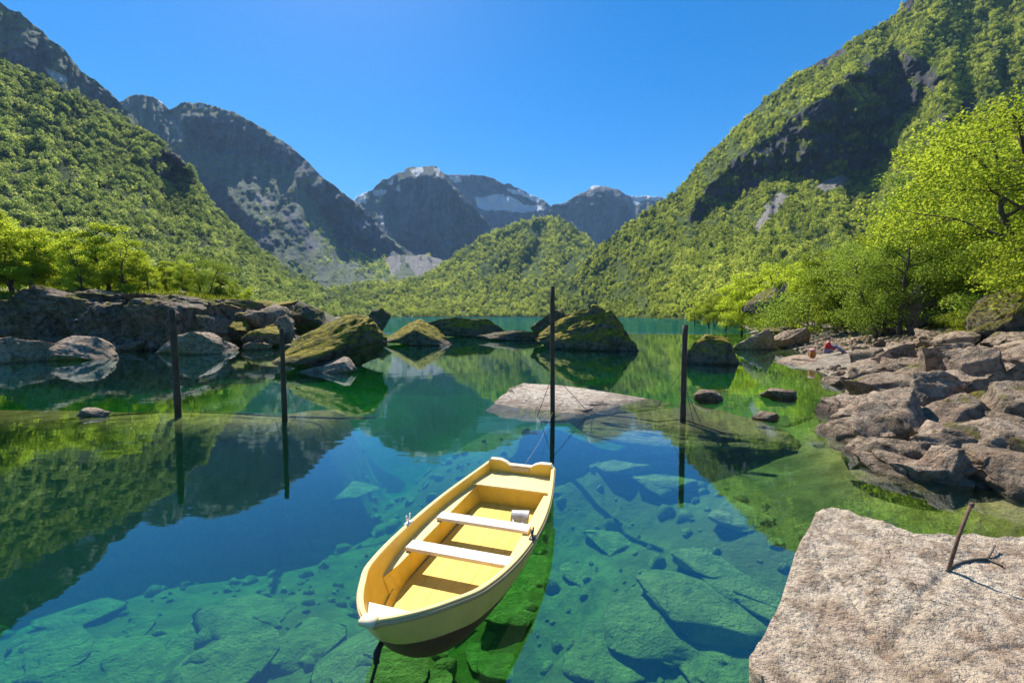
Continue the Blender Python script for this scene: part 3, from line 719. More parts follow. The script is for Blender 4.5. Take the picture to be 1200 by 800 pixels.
rock_px('boulder', 338, 420, 414, 437, 0.45, 44, 'rock_pale', 'pale low ledge in the water before the slanted boulder', ground=False, sub=5, profile=[(-1, .5), (0, .6), (.7, 1), (1, .6)])
rock_px('boulder', 433, 458, 361, 392, 0.9, 45, 'rock_dark', 'small dark upright rock between slanted boulder and long islet', ground=False, sub=4)
rock_px('boulder', 446, 530, 374, 405, 0.6, 46, 'rock_moss', 'mossy humped islet rock with green tuft', ground=False, sub=5, profile=[(-1, .45), (-.4, .8), (.1, 1), (.5, .8), (1, .3)])
rock_px('boulder', 492, 594, 371, 395, 0.4, 47, 'rock_moss', 'long low dark islet rock with orange moss', ground=False, sub=5, profile=[(-1, .6), (-.3, .95), (.5, 1), (1, .8)])
rock_px('boulder', 560, 640, 387, 399, 0.3, 48, 'rock_dark', 'low dark ledge awash between islet and mossy crag', ground=False, sub=4)
rock_px('boulder', 622, 668, 361, 401, 0.8, 49, 'rock_dark', 'dark rock leaning against the mossy crag', ground=False, sub=5)
rock_px('boulder', 630, 750, 352, 411, 0.75, 50, 'rock_moss', 'tall mossy crag island behind the tallest post', ground=False, sub=6, cuts=8, rough=.12,
        profile=[(-1, .4), (-.55, .66), (0, .88), (.25, 1.0), (.55, .8), (.85, .5), (1, .3)])
rock_px('boulder', 803, 868, 391, 428, 0.6, 51, 'rock_moss', 'dark block shaped boulder with brown moss cap near the stony shore', ground=False, sub=5, profile=[(-1, .9), (-.3, 1), (.6, .85), (1, .75)])
rock_px('boulder', 94, 130, 479, 488, 0.5, 52, 'rock_pale', 'small whitish stone awash on the submerged shelf', ground=False, sub=4)
r = np.random.default_rng(33); TOPB = [(-40, 342), (0, 341), (60, 337), (110, 338), (150, 346), (200, 350), (250, 355), (300, 353), (340, 356), (380, 362)]
for k in range(46):
    if k < 20: x = -30 + 20 * k + r.uniform(-8, 8); Y = r.uniform(38, 44); yt = float(interp(TOPB, x)) + r.uniform(-5, 6); w = r.uniform(16, 34); hh = r.uniform(20, 34)
    elif k < 34: x = 205 + 10 * (k - 20) + r.uniform(-8, 8); Y = r.uniform(33, 40); yt = r.uniform(362, 384); w = r.uniform(12, 26); hh = r.uniform(16, 30)
    else: x = -20 + 30 * (k - 34) + r.uniform(-10, 10); Y = r.uniform(29.5, 32); yt = r.uniform(396, 404); w = r.uniform(9, 18); hh = r.uniform(10, 18)
    mt = ('rock_grey', 'rock_dark', 'rock_moss', 'rock_grey', 'rock_pale')[k % 5]
    tn = {'rock_grey': 'brown', 'rock_dark': 'dark', 'rock_moss': 'mossy', 'rock_pale': 'pale'}[mt]
    rock_px('boulder', x - w, x + w, yt, yt + hh, r.uniform(.6, 1), 900 + k, mt, ('jagged ' if w > 20 else 'small jagged ') + tn + (' rock under the birches of the back bank' if k < 20 else ' rock in the heap between dark wall and slanted boulder' if k < 34 else ' stone at the water line of the long dark wall'),
            'jagged rocks of the birch bank', Y=Y, sub=4, rough=.13, boxy=.6, rz=R(r.uniform(-40, 40)), sink=.8)
# -- flat pale rock where the tallest post stands
fr = at(690, 478, 0.0)
rock('boulder', (2.15, 12.9, -0.52), (5.6, 4.9, 0.80), rough=.05, rz=R(-4), seed=60, mat='rock_white', sub=6, label='flat whitish rock slab at the foot of the tallest post', flat_top=0.45, cuts=8,
     profile=[(-1, .95), (-.7, 1.0), (-.2, 1.0), (.3, .84), (.8, .66), (1, .5)], hi=0.95)
rock('boulder', (3.9, 11.2, -0.95), (5.2, 4.6, 0.82), rz=R(6), seed=61, mat='rock_water', sub=5, label='broad submerged brown rock shelf beside the flat whitish slab', flat_top=0.5, cuts=7, hi=0.95)
rock_px('boulder', 815, 845, 457, 470, 0.6, 62, 'rock_grey', 'small stone just breaking the surface beside the thick post', ground=False, sub=4)
rock_px('boulder', 893, 930, 456, 467, 0.6, 63, 'rock_grey', 'small flat stone awash between crag block and stony shore', ground=False, sub=4)
rock_px('boulder', 882, 915, 484, 493, 0.6, 64, 'rock_grey', 'low dark stone awash in the green shallows', ground=False, sub=4)
# -- stony shore
big = [
 (998, 1088, 462, 528, .9, 'rock_pale', 'large smooth pale boulder bulging into the shallows'),
 (1075, 1168, 468, 518, .8, 'rock_grey', 'brown wedge boulder behind the large smooth pale one'),
 (1052, 1190, 508, 556, .5, 'rock_grey', 'dark long shaded boulder beside the large smooth pale one'),
 (1072, 1128, 526, 566, .8, 'rock_pale', 'pale tilted block leaning on the dark long shaded boulder'),
 (1130, 1182, 536, 566, .7, 'rock_dark', 'dark low stone next to the pale tilted block'),
 (1166, 1240, 545, 586, .8, 'rock_grey', 'rounded grey boulder at the lower end of the stony shore'),
 (1110, 1260, 500, 552, .5, 'rock_pale', 'broad pale sloping slab behind the dark long boulder'),
 (1154, 1250, 452, 508, .7, 'rock_grey', 'rounded grey boulder above the broad pale slab'),
 (1140, 1240, 428, 478, .6, 'rock_grey', 'tilted slab like boulder pointing at the trees'),
 (1058, 1128, 436, 484, .8, 'rock_pale', 'cracked pale boulder in the middle of the stony shore'),
 (1000, 1062, 440, 474, .8, 'rock_grey', 'ribbed grey boulder behind the large smooth pale one'),
 (1000, 1045, 424, 448, .8, 'rock_pale', 'pale block beside the resting place'),
 (996, 1036, 408, 436, .7, 'rock_grey', 'rugged brown rock next to the seated person'),
 (992, 1024, 448, 462, .6, 'rock_dark', 'small dark stone at the water edge'),
 (1120, 1180, 408, 446, .7, 'rock_pale', 'upright pale rock in the upper shore'),
 (1068, 1130, 408, 446, .7, 'rock_grey', 'blocky rock below the sandy path'),
 (1176, 1240, 400, 432, .7, 'rock_pale', 'light grey block at the grass edge'),
 (1030, 1075, 402, 434, .7, 'rock_grey', 'jagged brown rock between path and water'),
 (860, 912, 386, 410, .5, 'rock_pale', 'long pale ledge at the far tip of the stony shore'),
 (905, 945, 384, 408, .7, 'rock_grey', 'grey rock under the drooping bush'),
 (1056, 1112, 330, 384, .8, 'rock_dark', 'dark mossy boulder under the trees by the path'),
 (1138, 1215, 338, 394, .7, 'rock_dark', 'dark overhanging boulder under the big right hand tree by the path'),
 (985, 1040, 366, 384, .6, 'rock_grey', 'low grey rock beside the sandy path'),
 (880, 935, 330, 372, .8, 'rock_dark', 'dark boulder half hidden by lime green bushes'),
]
big[21] = big[21][:6] + ('dark overhanging boulder at the foot of the biggest tree',)
for k, (x0, x1, yt, yb, dp, mt, lb) in enumerate(big):
    kw = dict(Y=24) if k == 20 else dict(Y=17.5) if k == 21 else dict(Y=48) if k == 23 else {}
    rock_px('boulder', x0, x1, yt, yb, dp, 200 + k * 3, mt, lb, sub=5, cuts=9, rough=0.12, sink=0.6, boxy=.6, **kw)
# resting slab
slab_c = at(960, 422, 0.2)
rock('rock_slab', (slab_c[0], slab_c[1] + .4, -0.55), (4.6, 4.2, 0.86), rz=R(25), seed=90, mat='rock_pale', sub=5, label='flat pale slab by the water where a person rests', flat_top=0.5, cuts=7, hi=0.95, cat='rock')
REFS = [(o.location.copy() if o.location.length > 0 else Vector((-25, 32, 1)), o['label']) for o in COL.objects if o.get('category') in ('boulder', 'rock') and (o.location.y > 2 or 'wall' in o['label'])]
def near_ref(p, pool=None, cut=9):
    w = min(pool or REFS, key=lambda q: (Vector(q[0]) - Vector(p)).length)[1].split(); w = w[:cut]
    while w[-1] in ('the', 'of', 'and', 'with', 'to', 'in', 'into', 'at', 'a', 'by', 'where', 'beside', 'behind', 'near', 'under', 'between', 'before', 'its', 'below', 'out', 'on', 'above', 'next', 'half', 'from'): w.pop()
    return 'the ' + ' '.join(w)
def tone_size(o, s):
    t = {'pale granite': 'pale', 'grey boulder rock': 'grey brown', 'dark lichen rock': 'dark'}.get(o.data.materials[0].name, 'green')
    return ('small ' if s < .35 else 'medium ' if s < .7 else 'larger ') + t
# filler stones of the shore
r = np.random.default_rng(21); protos = []
for k in range(10):
    p, f = rock_verts(400 + k, 4, 9, 0.13, boxy=.6); me = mesh_obj('stone', p, f, M[('rock_grey', 'rock_pale', 'rock_grey', 'rock_pale', 'rock_dark')[k % 5]], link=False).data; protos.append(me)
n = 0
while n < 290:
    px, py = r.uniform(880, 1290), r.uniform(384, 575)
    b = hit(px, py)
    d = b.x - float(np.interp(b.y, [a for a, _ in SHORE_R], [q for _, q in SHORE_R]))
    if d < -0.6 or b.y > 48 or (925 < px < 1003 and 395 < py < 446): continue
    s = (0.08 + 0.42 * r.uniform() ** 2) * (1 + b.y / 24)
    o = bpy.data.objects.new('stone', protos[r.integers(0, 10)]); COL.objects.link(o)
    o.location = (b.x, b.y, b.z + s * 0.12); o.scale = (s, s * r.uniform(.6, 1.1), s * r.uniform(.4, .8)); o.rotation_euler = (r.uniform(-.4, .4), r.uniform(-.4, .4), r.uniform(0, 6.28))
    tag(o, tone_size(o, s) + ' stone lying by ' + near_ref(o.location), 'stone', 'stones of the rocky shore'); n += 1
for k in range(46):                                     # rubble on the far bank and along the islets
    px = r.uniform(-20, 345); b = Vector(at(px, r.uniform(396, 412), 0.0)); s = r.uniform(.3, .9)
    if k > 22: b = Vector((r.uniform(-46, -22), r.uniform(34, 42), 0)); b.z = float(ground_z(b.x, b.y))
    o = bpy.data.objects.new('stone', protos[r.integers(0, 10)]); COL.objects.link(o)
    o.location = b; o.scale = (s, s * r.uniform(.6, 1.1), s * r.uniform(.4, .8)); o.rotation_euler = (r.uniform(-.4, .4), r.uniform(-.4, .4), r.uniform(0, 6.28))
    tag(o, tone_size(o, s) + ' loose stone by ' + near_ref(o.location), 'stone', 'stones of the birch bank')
# submerged stones
sub_list = [
 (716, 818, 690, 772, 'large pale green submerged slab half, the narrower one beside a dark gap'),
 (752, 905, 664, 745, 'large pale green submerged slab half, the broader one beside a dark gap'),
 (796, 862, 648, 680, 'long submerged stone above the broad slab half'),
 (862, 912, 682, 716, 'small submerged stone beside the pink granite rock'),
 (664, 760, 746, 806, 'mottled submerged boulder below the narrower slab half'),
 (800, 900, 752, 812, 'dark green submerged boulder below the broader slab half'),
 (560, 610, 770, 800, 'submerged stone under the shadow of the boat'),
 (240, 330, 700, 760, 'long submerged ridge stone out from the boat bow'),
 (320, 380, 742, 785, 'tilted submerged stone near the bow line'),
 (120, 200, 745, 800, 'broad submerged stone with ribbed top'),
 (215, 290, 770, 812, 'light submerged block at the edge of the ribbed stone'),
 (10, 110, 735, 800, 'pale submerged slab far out from the boat'),
 (700, 770, 535, 556, 'oval pale patch stone lying deep behind the boat'),
 (745, 815, 556, 580, 'second deep oval stone toward the thick post'),
 (690, 745, 618, 652, 'round submerged stone starboard of the boat'),
 (830, 895, 590, 622, 'flat submerged stone at the edge of the green shallows'),
 (380, 440, 570, 590, 'faint deep stone port of the boat'),
]
for k, (x0, x1, y0, y1, lb) in enumerate(sub_list):
    xm, ym = (x0 + x1) / 2, (y0 + y1) / 2; b = hit(xm, ym)
    A, B = at((x0), ym, b.z), at(x1, ym, b.z); Cn, Df = at(xm, y1, b.z), at(xm, y0, b.z)
    w = B[0] - A[0]; d = Df[1] - Cn[1]; h = 0.16 * min(w, d) + 0.10
    rock('submerged_stone', (b.x, b.y, b.z - h * 0.42), (w * 1.1, d * 1.1, h), rz=R(r.uniform(-14, 14)) if k > 1 else R(-24 if k == 0 else -18), seed=500 + k, mat='rock_water', sub=4, label=lb, flat_top=0.5 if k < 3 else None, cuts=5, cat='stone', boxy=.75, rough=.09, hi=.95)
protw = [mesh_obj('stone', *rock_verts(600 + k, 3, 8, 0.08), M['rock_water'], link=False).data for k in range(6)]
REFW = [(o.location.copy(), o['label']) for o in COL.objects if o.name.startswith('submerged_stone')] + REFS
n = 0
while n < 60:
    px, py = r.uniform(-40, 900), r.uniform(620, 812)
    b = hit(px, py)
    if b.z > -0.3: continue
    s = r.uniform(0.18, 0.6)
    o = bpy.data.objects.new('submerged_stone', protw[r.integers(0, 6)]); COL.objects.link(o)
    o.location = (b.x, b.y, b.z + s * 0.02); o.scale = (s * r.uniform(.8, 1.6), s, s * r.uniform(.12, .26)); o.rotation_euler = (r.uniform(-.15, .15), r.uniform(-.15, .15), r.uniform(0, 6.28))
    tag(o, ('small' if s < .25 else 'medium') + ' green lake bed stone by ' + near_ref(o.location, REFW), 'stone', 'stones on the lake bed'); n += 1

# pebbles between the boulders and on the lake bed
def pebbles(name, label, n, fx, mat, smin, smax, ok):
    r = np.random.default_rng(n); xy = fx(r, n); z = ground_z(xy[:, 0], xy[:, 1]); k = ok(xy, z); xy, z = xy[k], z[k]
    pr = [mesh_obj('pebble', *rock_verts(800 + q, 2, 6, .06), M[mat[q % len(mat)]], link=False) for q in range(5)]
    instancer(name, np.column_stack([xy, z]), r.uniform(0, 6.28, len(z)), smin + (smax - smin) * r.uniform(0, 1, len(z)) ** 2.5, r.integers(0, 5, len(z)), pr, label)
def shore_xy(r, n):
    Y = 5 + 30 * r.uniform(0, 1, n) ** 1.5; return np.column_stack([np.interp(Y, [a for a, _ in SHORE_R], [b for _, b in SHORE_R]) + r.uniform(-1.2, 12, n), Y])
pebbles('gravel', 'loose gravel and rubble between the shore boulders', 9000, shore_xy, ('rock_grey', 'rock_pale', 'rock_grey', 'rock_dark', 'rock_pale'), .03, .20, lambda p, z: (z > .03) & (np.hypot(p[:, 0] - slab_c[0], p[:, 1] - slab_c[1]) > 3.0))
pebbles('lake_bed_gravel', 'gravel and cobbles strewn over the lake bed', 1600, lambda r, n: np.column_stack([r.uniform(-14, 9, n), 2 + 11 * r.uniform(0, 1, n)]), ('rock_water',), .03, .17, lambda p, z: z < -.8)

# -- big granite rock in the foreground with an iron rod
def granite():
    out = [(878, 768, .80), (897, 738, .9), (915, 700, .98), (931, 650, 1.06), (946, 622, 1.1), (957, 599, 1.12), (975, 596, 1.12), (993, 597, 1.13), (1012, 604, 1.12), (1040, 613, 1.1),
           (1066, 622, 1.08), (1095, 624, 1.08), (1140, 622, 1.08), (1165, 628, 1.08), (1200, 627, 1.08), (1290, 632, 1.05), (1420, 650, 1.0)]
    A3 = np.linalg.solve(np.array([[2.4, 3.3, 1], [1.05, 1.95, 1], [3.6, 3.1, 1]]), np.array([1.10, .90, 1.10]))
    def onp(px, py):
        rx, rz = ray(px, py); Y = (A3[2] - CH) / (float(rz) - A3[0] * float(rx) - A3[1]); return np.array([float(rx) * Y, Y, CH + float(rz) * Y])
    P = [onp(a, b) for a, b, _ in out] + [np.array([4.2, 1.9, .95]), np.array([3.6, 0.9, .8]), np.array([2.2, 0.75, .7]), np.array([1.3, 1.15, .7]), onp(912, 812), onp(892, 792)]
    P = np.array(P); P[:, 2] = P[:, 0] * A3[0] + P[:, 1] * A3[1] + A3[2]; seg = np.linalg.norm(np.roll(P, -1, 0) - P, axis=1); cum = np.concatenate([[0], np.cumsum(seg)])
    N = 560; s = np.linspace(0, cum[-1], N, endpoint=False)
    Q = np.stack([np.interp(s, cum, np.append(P[:, k], P[0, k])) for k in range(3)], 1)
    c = np.array([2.9, 2.3, 2.9 * A3[0] + 2.3 * A3[1] + A3[2]]); rows = []
    for t in np.linspace(0.02, 1, 150): rows.append(c + (Q - c) * t)
    nrm = Q - c; nrm[:, 2] = 0; nrm /= np.linalg.norm(nrm, axis=1, keepdims=True)
    for t in np.linspace(0, 1, 26)[1:]:
        q = Q + nrm * (0.02 * math.sin(t * 3) - 0.10 * t); q[:, 2] = Q[:, 2] - 0.03 * min(1, t * 8) - 2.9 * t ** 1.3; rows.append(q)
    G = np.array(rows); nr, nc = G.shape[:2]; V = G.reshape(-1, 3)
    n1 = fbm(V[:, 0] * 1.3, V[:, 1] * 1.3, V[:, 2] * 1.3, oct=4, seed=71); n2 = fbm(V[:, 0] * 9, V[:, 1] * 9, V[:, 2] * 9, oct=4, seed=72, gain=.6)
    rt = np.repeat(np.concatenate([np.linspace(0.02, 1, 150), np.full(25, 1.0)]), nc)
    V[:, 2] += (0.045 * n1 + 0.018 * n2); 
    edge = (rt > .97); V[edge, 0] += 0.02 * n2[edge]; V[edge, 1] += 0.02 * n2[edge]
    for ln, wd, dp in (([(1107, 672), (1085, 700), (1060, 733), (1035, 765)], .022, .016), ([(983, 672), (1000, 700), (1012, 722), (1018, 742)], .010, .014), ([(1110, 672), (1150, 690), (1180, 705)], .010, .012), ([(955, 640), (975, 690), (960, 740)], .008, .008), ([(1100, 790), (1150, 760), (1200, 755)], .012, .014)):
        Q2 = np.array([onp(*q)[:2] for q in ln]); dm = np.full(len(V), 9.0)
        wob = .012 * fbm(V[:, 0] * 7, V[:, 1] * 7, oct=3, seed=75)
        for a_, b_ in zip(Q2[:-1], Q2[1:]):
            ab = b_ - a_; tq = np.clip(((V[:, :2] - a_) @ ab) / (ab @ ab), 0, 1); dm = np.minimum(dm, np.linalg.norm(V[:, :2] - a_ - tq[:, None] * ab, axis=1))
        V[:, 2] -= dp * np.exp(-((dm + wob) / wd) ** 2)
    i = np.arange(nr * nc).reshape(nr, nc); j = np.roll(i, -1, 1)
    Fq = np.stack([i[:-1], j[:-1], j[1:], i[1:]], -1).reshape(-1, 4)
    o = mesh_obj('boulder', V, Fq, M['rock_front']); tag(o, 'large coarse pink granite rock with an iron rod set in it', 'boulder')
    return V[:150 * nc]
TOP = granite()
def on_granite(px, py):
    """the point of the granite top that a pixel looks at"""
    rx, rz = ray(px, py); Yv = TOP[:, 1]
    dx = TOP[:, 0] / Yv - rx; dz = (TOP[:, 2] - CH) / Yv - rz
    return Vector(TOP[np.argmin(dx * dx + dz * dz)])
b = on_granite(1107, 670); tp = Vector(at_y(1137, 592, b.y + 0.04))
v1 = tube([b - Vector((0, 0, .08)), b.lerp(tp, .5) + Vector((.002, 0, .004)), tp], [.0095, .009, .009], 10)
v2 = tube([tp, tp + Vector((.012, 0, .008)), tp + Vector((.02, .01, -.012))], .011, 8)
o = mesh_obj('iron_rod', *merge([v1, v2]), M['rust']); tag(o, 'bent rusty iron rod sticking out of the pink granite', 'rod')
pts = [on_granite(x, y) + Vector((0, 0, .006)) for x, y in ((1109, 670), (1118, 663), (1128, 659), (1142, 656), (1157, 656))]
br = [on_granite(x, y) + Vector((0, 0, .006)) for x, y in ((1157, 656), (1165, 660), (1175, 665))]
br2 = [on_granite(1157, 656) + Vector((0, 0, .006)), on_granite(1162, 650) + Vector((0, 0, .02)), on_granite(1166, 643) + Vector((0, 0, .03))]
o = mesh_obj('twig', *merge([tube(pts, .008, 6), tube(br, .006, 6), tube(br2, .005, 6)]), M['bark']); tag(o, 'dark forked twig lying beside the iron rod on the granite', 'twig')

# ------------------------------------------------------------------ posts with guy wires
def post(px, py, top, w, label, topx, zbase=None, wires=()):
    b = Vector(at(px, py, 0.0)) if zbase is None else Vector(at(px, py, zbase))
    h = (py - top) * b.y / F; rr = w * 0.85 * b.y / F / 2
    tx = (topx - px) * b.y / F - (px - 600) / 8300 * h
    g = float(ground_z(b.x, b.y)); e = empty('mooring_post', (b.x, b.y, min(g, -0.2)))
    z0 = min(g, -0.2)
    hh = np.linspace(-0.25, h - z0, 14)
    rnd = np.random.default_rng(int(px))
    V, Fc = tube([(tx * max(0, q) / h * .6, 0, q) for q in hh], [rr * (1.12 - 0.2 * i / 13 + 0.05 * rnd.normal()) for i in range(14)], 12)
    mesh_obj('pole', V, Fc, M['wood_post'], e)
    for (wx, wy, fr_) in wires:
        q = Vector(at(wx, wy, 0.02)) ; q.z = max(float(ground_z(q.x, q.y)), -0.25)
        a = Vector((tx * fr_ * .6, 0, h * fr_ - z0))
        V, Fc = tube([a, (q - Vector((b.x, b.y, z0)))], 0.008, 5)
        mesh_obj('guy_wire', V, Fc, M['wire'], e)
    tag(e, label, 'post'); return b, h
post(208.5, 479, 362, 8.0, 'weathered wooden post standing before the flat pale rock', 201, wires=((176, 474, .5), (232, 470, .5)))
post(333.5, 485, 383, 6.6, 'thin wooden post standing before the slanted mossy boulder', 330, wires=((316, 478, .45), (352, 476, .45)))
p3, h3 = post(648, 486, 333, 6.5, 'tallest thin dark post at the edge of the flat whitish slab', 647, zbase=0.03, wires=((627, 483, .33), (700, 482, .33)))
post(800, 488, 379, 8.0, 'thick dark post standing in the shallows right of the whitish slab', 803, wires=((765, 473, .52), (824, 488, .35), (815, 490, .4)))
def strand(pxs, z, rad, label, name='strand'):  # thin dark tube through the given pixels, kept above the bed
    P = [Vector(at(x, y, z)) for x, y in pxs]
    for q in P: q.z = max(z, float(ground_z(q.x, q.y)) + rad)
    o = mesh_obj(name, *tube(P, rad, 6), M['wood_post']); tag(o, label, 'strand')
strand([(70, 492), (150, 485), (208, 482), (270, 484), (334, 488), (400, 490), (440, 489)], -0.12, 0.025, 'dark cable lying under water between the two weathered posts')
strand([(650, 488), (690, 484), (740, 489), (770, 494), (800, 491), (850, 508)], -0.06, 0.02, 'dark cable sagging between tallest and thick post')

# ------------------------------------------------------------------ trees
def tree_proto(seed, H, W, mat, n_leaf, leaf=0.085, base=0.25, stems=1, droop=0.0):
    r = np.random.default_rng(seed); parts = []; tips = []
    for s in range(stems):
        a0 = r.uniform(0, 6.28); lean = (0.25 if stems > 1 else 0.06) * H
        top = Vector((math.cos(a0) * lean, math.sin(a0) * lean, H * r.uniform(.86, .94)))
        tr = [Vector((0, 0, -0.3))] + [top * t + Vector((r.normal(), r.normal(), 0)) * 0.02 * H * (t < .95) for t in (.15, .35, .55, .75, 1)]
        parts.append(tube(tr, [H * .02 / stems ** .5 * q for q in (1.25, 1, .8, .6, .38, .12)], 7))
        for k in range(int(13 / stems ** .5)):
            t = base + (0.95 - base) * (k + r.uniform(0, .7)) / (13 / stems ** .5); t = min(t, .96)
            seg = t * 5; i = min(4, int(seg)) ; st = tr[i].lerp(tr[i + 1], min(1, max(0, seg - i)))
            an = k * 2.4 + r.uniform(-.5, .5)
            env = W * (1 - ((t - 0.5) / 0.62) ** 2) ** 0.5 * r.uniform(.7, 1.1)
            el = r.uniform(.1, .7) - droop
            d = Vector((math.cos(an), math.sin(an), math.tan(el) * .6)).normalized() * env
            mid = st + d * .5 + Vector((0, 0, .05 * H)); en = st + d
            parts.append(tube([st, mid, en], [H * .0075, H * .0045, H * .0015], 5, False))
            tips += [(mid, env * .36), (en, env * .40), (st + d * .78 + Vector((0, 0, .03 * H)), env * .42)]
            for q in range(2):
                e2 = mid + Vector((r.normal(), r.normal(), r.normal() * .5)) * env * .45
                parts.append(tube([mid, e2], [H * .004, H * .001], 4, False)); tips.append((e2, env * .34))
        tips.append((top, W * .3))
    c = np.array([t[0][:] for t in tips]); s = np.array([max(t[1], .12 * W) for t in tips])
    k = r.choice(len(c), n_leaf, p=s ** 2 / np.sum(s ** 2))
    u = r.normal(size=(n_leaf, 3)); u /= np.linalg.norm(u, axis=1, keepdims=True)
    C = c[k] + u * (s[k] * r.uniform(0.15, 1, n_leaf) ** .5)[:, None] * (1, 1, .62)
    V, Fq = leaf_quads(C, u * .5 + r.normal(size=(n_leaf, 3)) * .6 + (0, 0, .5), leaf, r)
    tv, tf = merge(parts)
    return (mesh_obj('trunk', tv, tf, M['bark'], link=False).data, mesh_obj('crown', V, Fq, mat, smooth=False, link=False).data, H)

def plant(name, proto, loc, height, rz, label, group=None, cat='tree', sx=1.0):
    e = empty(name, loc, rz); s = height / proto[2]; e.scale = (s * sx, s * sx, s)
    for nm, me in (('trunk', proto[0]), ('crown', proto[1])):
        o = bpy.data.objects.new(nm, me); COL.objects.link(o); o.parent = e
    tag(e, label, cat, group); return e

LIME = [tree_proto(700 + k, 7.0, 1.9, M['leaf_lime'], 15000, .06, .12, 1 + (k % 2)) for k in range(4)]
GREEN = [tree_proto(720 + k, 8.0, 3.0, M['leaf_green'], 19000, .058, .16, 1 + (k % 2)) for k in range(3)]
BIG = [tree_proto(740, 9.0, 3.3, M['leaf_lime'], 26000, .05, .18, 2)]
BUSH = [tree_proto(760 + k, 2.6, 1.9, M['leaf_lime' if k else 'leaf_green'], 6000, .042, .08, 3, .15) for k in range(2)]
# birches on the far bank: pixel of the foot, distance, pixel of the top
r = np.random.default_rng(5)
for k, (px, Y, yt) in enumerate([(-30, 39, 232), (8, 40, 240), (30, 40, 258), (48, 42, 266), (75, 41, 264), (98, 39, 276), (120, 42, 252), (140, 40, 272), (158, 44, 288), (176, 41, 296), (195, 45, 300),
                                (212, 43, 302), (238, 46, 294), (228, 50, 312), (255, 47, 318), (272, 50, 326), (60, 48, 280), (104, 50, 278), (150, 52, 292), (-60, 44, 240), (20, 50, 262), (285, 55, 338), (190, 54, 305)]):
    rx, rz = ray(px, yt); x = float(rx) * Y; z = float(ground_z(x, Y)); h = CH + float(rz) * Y - z
    lab = ('slender lime birch ' if h < 7 else 'tall lime birch ') + ('in the back row ' if Y > 45 else '') + 'behind ' + near_ref((x, Y - 3, 2), None, 7) if k not in (1, 6, 12) else {1: 'tall lime birch with bare dark lower trunk at the start of the rock wall', 6: 'tallest crowned lime birch in the middle of the rock wall grove', 12: 'darker pointed tree at the low end of the birch grove'}[k]
    plant('birch_tree', LIME[k % 4] if k != 12 else GREEN[1], (x, Y, z - .1), max(2.5, h), r.uniform(0, 6.28), lab, 'birches of the rock wall grove' if k not in (1, 6, 12) else None, sx=r.uniform(.9, 1.15))
# trees on the stony shore side
tr_list = [(1228, 20, 112, 'b'), (1310, 16, 90, 'b'), (1125, 26, 215, 'g'), (1062, 25, 252, 'g'), (1036, 27, 268, 'g'), (1000, 34, 288, 'l'), (1085, 38, 236, 'l'), (1160, 32, 165, 'l'),
           (1225, 26, 90, 'l'), (968, 42, 302, 'l'), (940, 44, 314, 'l'), (915, 52, 304, 'l'), (895, 56, 316, 'l'), (872, 62, 318, 'l'), (852, 74, 334, 'l'), (832, 90, 342, 'l'), (815, 108, 350, 'l'), (1010, 50, 285, 'g'),
           (1055, 52, 262, 'l'), (985, 60, 292, 'g'), (1110, 50, 226, 'l'), (1180, 46, 140, 'l'), (955, 66, 298, 'l'), (925, 74, 306, 'g'), (890, 80, 318, 'l'), (1030, 68, 276, 'l'), (1140, 62, 180, 'g'), (1090, 70, 238, 'l'),
           (1012, 33, 300, 'g'), (1098, 27, 270, 'g'), (1165, 22, 230, 'g')]
YT = [(820, 352), (860, 334), (900, 312), (950, 294), (1000, 270), (1050, 242), (1100, 205), (1150, 155), (1200, 110), (1260, 90)]
for k in range(34):
    px = 838 + 12.2 * k + r.uniform(-8, 8); Y = r.uniform(62, 105) if px > 880 else r.uniform(95, 130)
    tr_list.append((px, Y, float(interp(YT, px)) + r.uniform(0, 40), 'l' if k % 4 else 'g'))
names = {0: 'biggest lime green tree leaning over the stony shore', 2: 'broad darker green tree beside the dark mossy boulder', 3: 'dark green bushy tree at the bend of the sandy path', 16: 'small lime tree at the tip of the wooded shore'}
for k, (px, Y, yt, kd) in enumerate(tr_list):
    rx, rz = ray(px, yt); x = float(rx) * Y; z = max(float(ground_z(x, Y)), 0.2); h = CH + float(rz) * Y - z
    pr = BIG[0] if kd == 'b' else (GREEN[k % 3] if kd == 'g' else LIME[k % 4])
    gl = ('lime green deciduous tree in the thicket behind the sandy path', 'lime trees of the shore thicket') if kd != 'g' else ('darker green deciduous tree in the thicket behind the sandy path', 'darker trees of the shore thicket')
    plant('deciduous_tree', pr, (x, Y, z - .1), max(2.0, h), r.uniform(0, 6.28), names.get(k, gl[0].split(' in the')[0].replace('deciduous ', '') + (' near ' if Y < 45 else ' in the back thicket beyond ') + near_ref((x, Y, 1), None, 6)), None if k in names else gl[1], sx=r.uniform(.9, 1.15))
for k, (px, py, hpx, lab) in enumerate([(948, 392, 62, 'drooping green bush above the seated person'), (905, 392, 34, 'small lime bush at the end of the stony shore'), (1030, 380, 40, 'leafy bush beside the sandy path'),
                                      (1190, 392, 28, 'low lime bush at the grass edge'), (1135, 386, 26, 'low bush between two dark boulders'), (870, 390, 30, 'lime bush at the far tip of the stony shore'), (985, 384, 26, 'small green bush at the start of the sandy path')]):
    b = hit(px, py); h = hpx * b.y / F
    plant('bush', BUSH[(k + 1) % 2] if k else BUSH[0], (b.x, b.y, b.z - .1), h, k * 1.3, lab, cat='bush', sx=1.2)

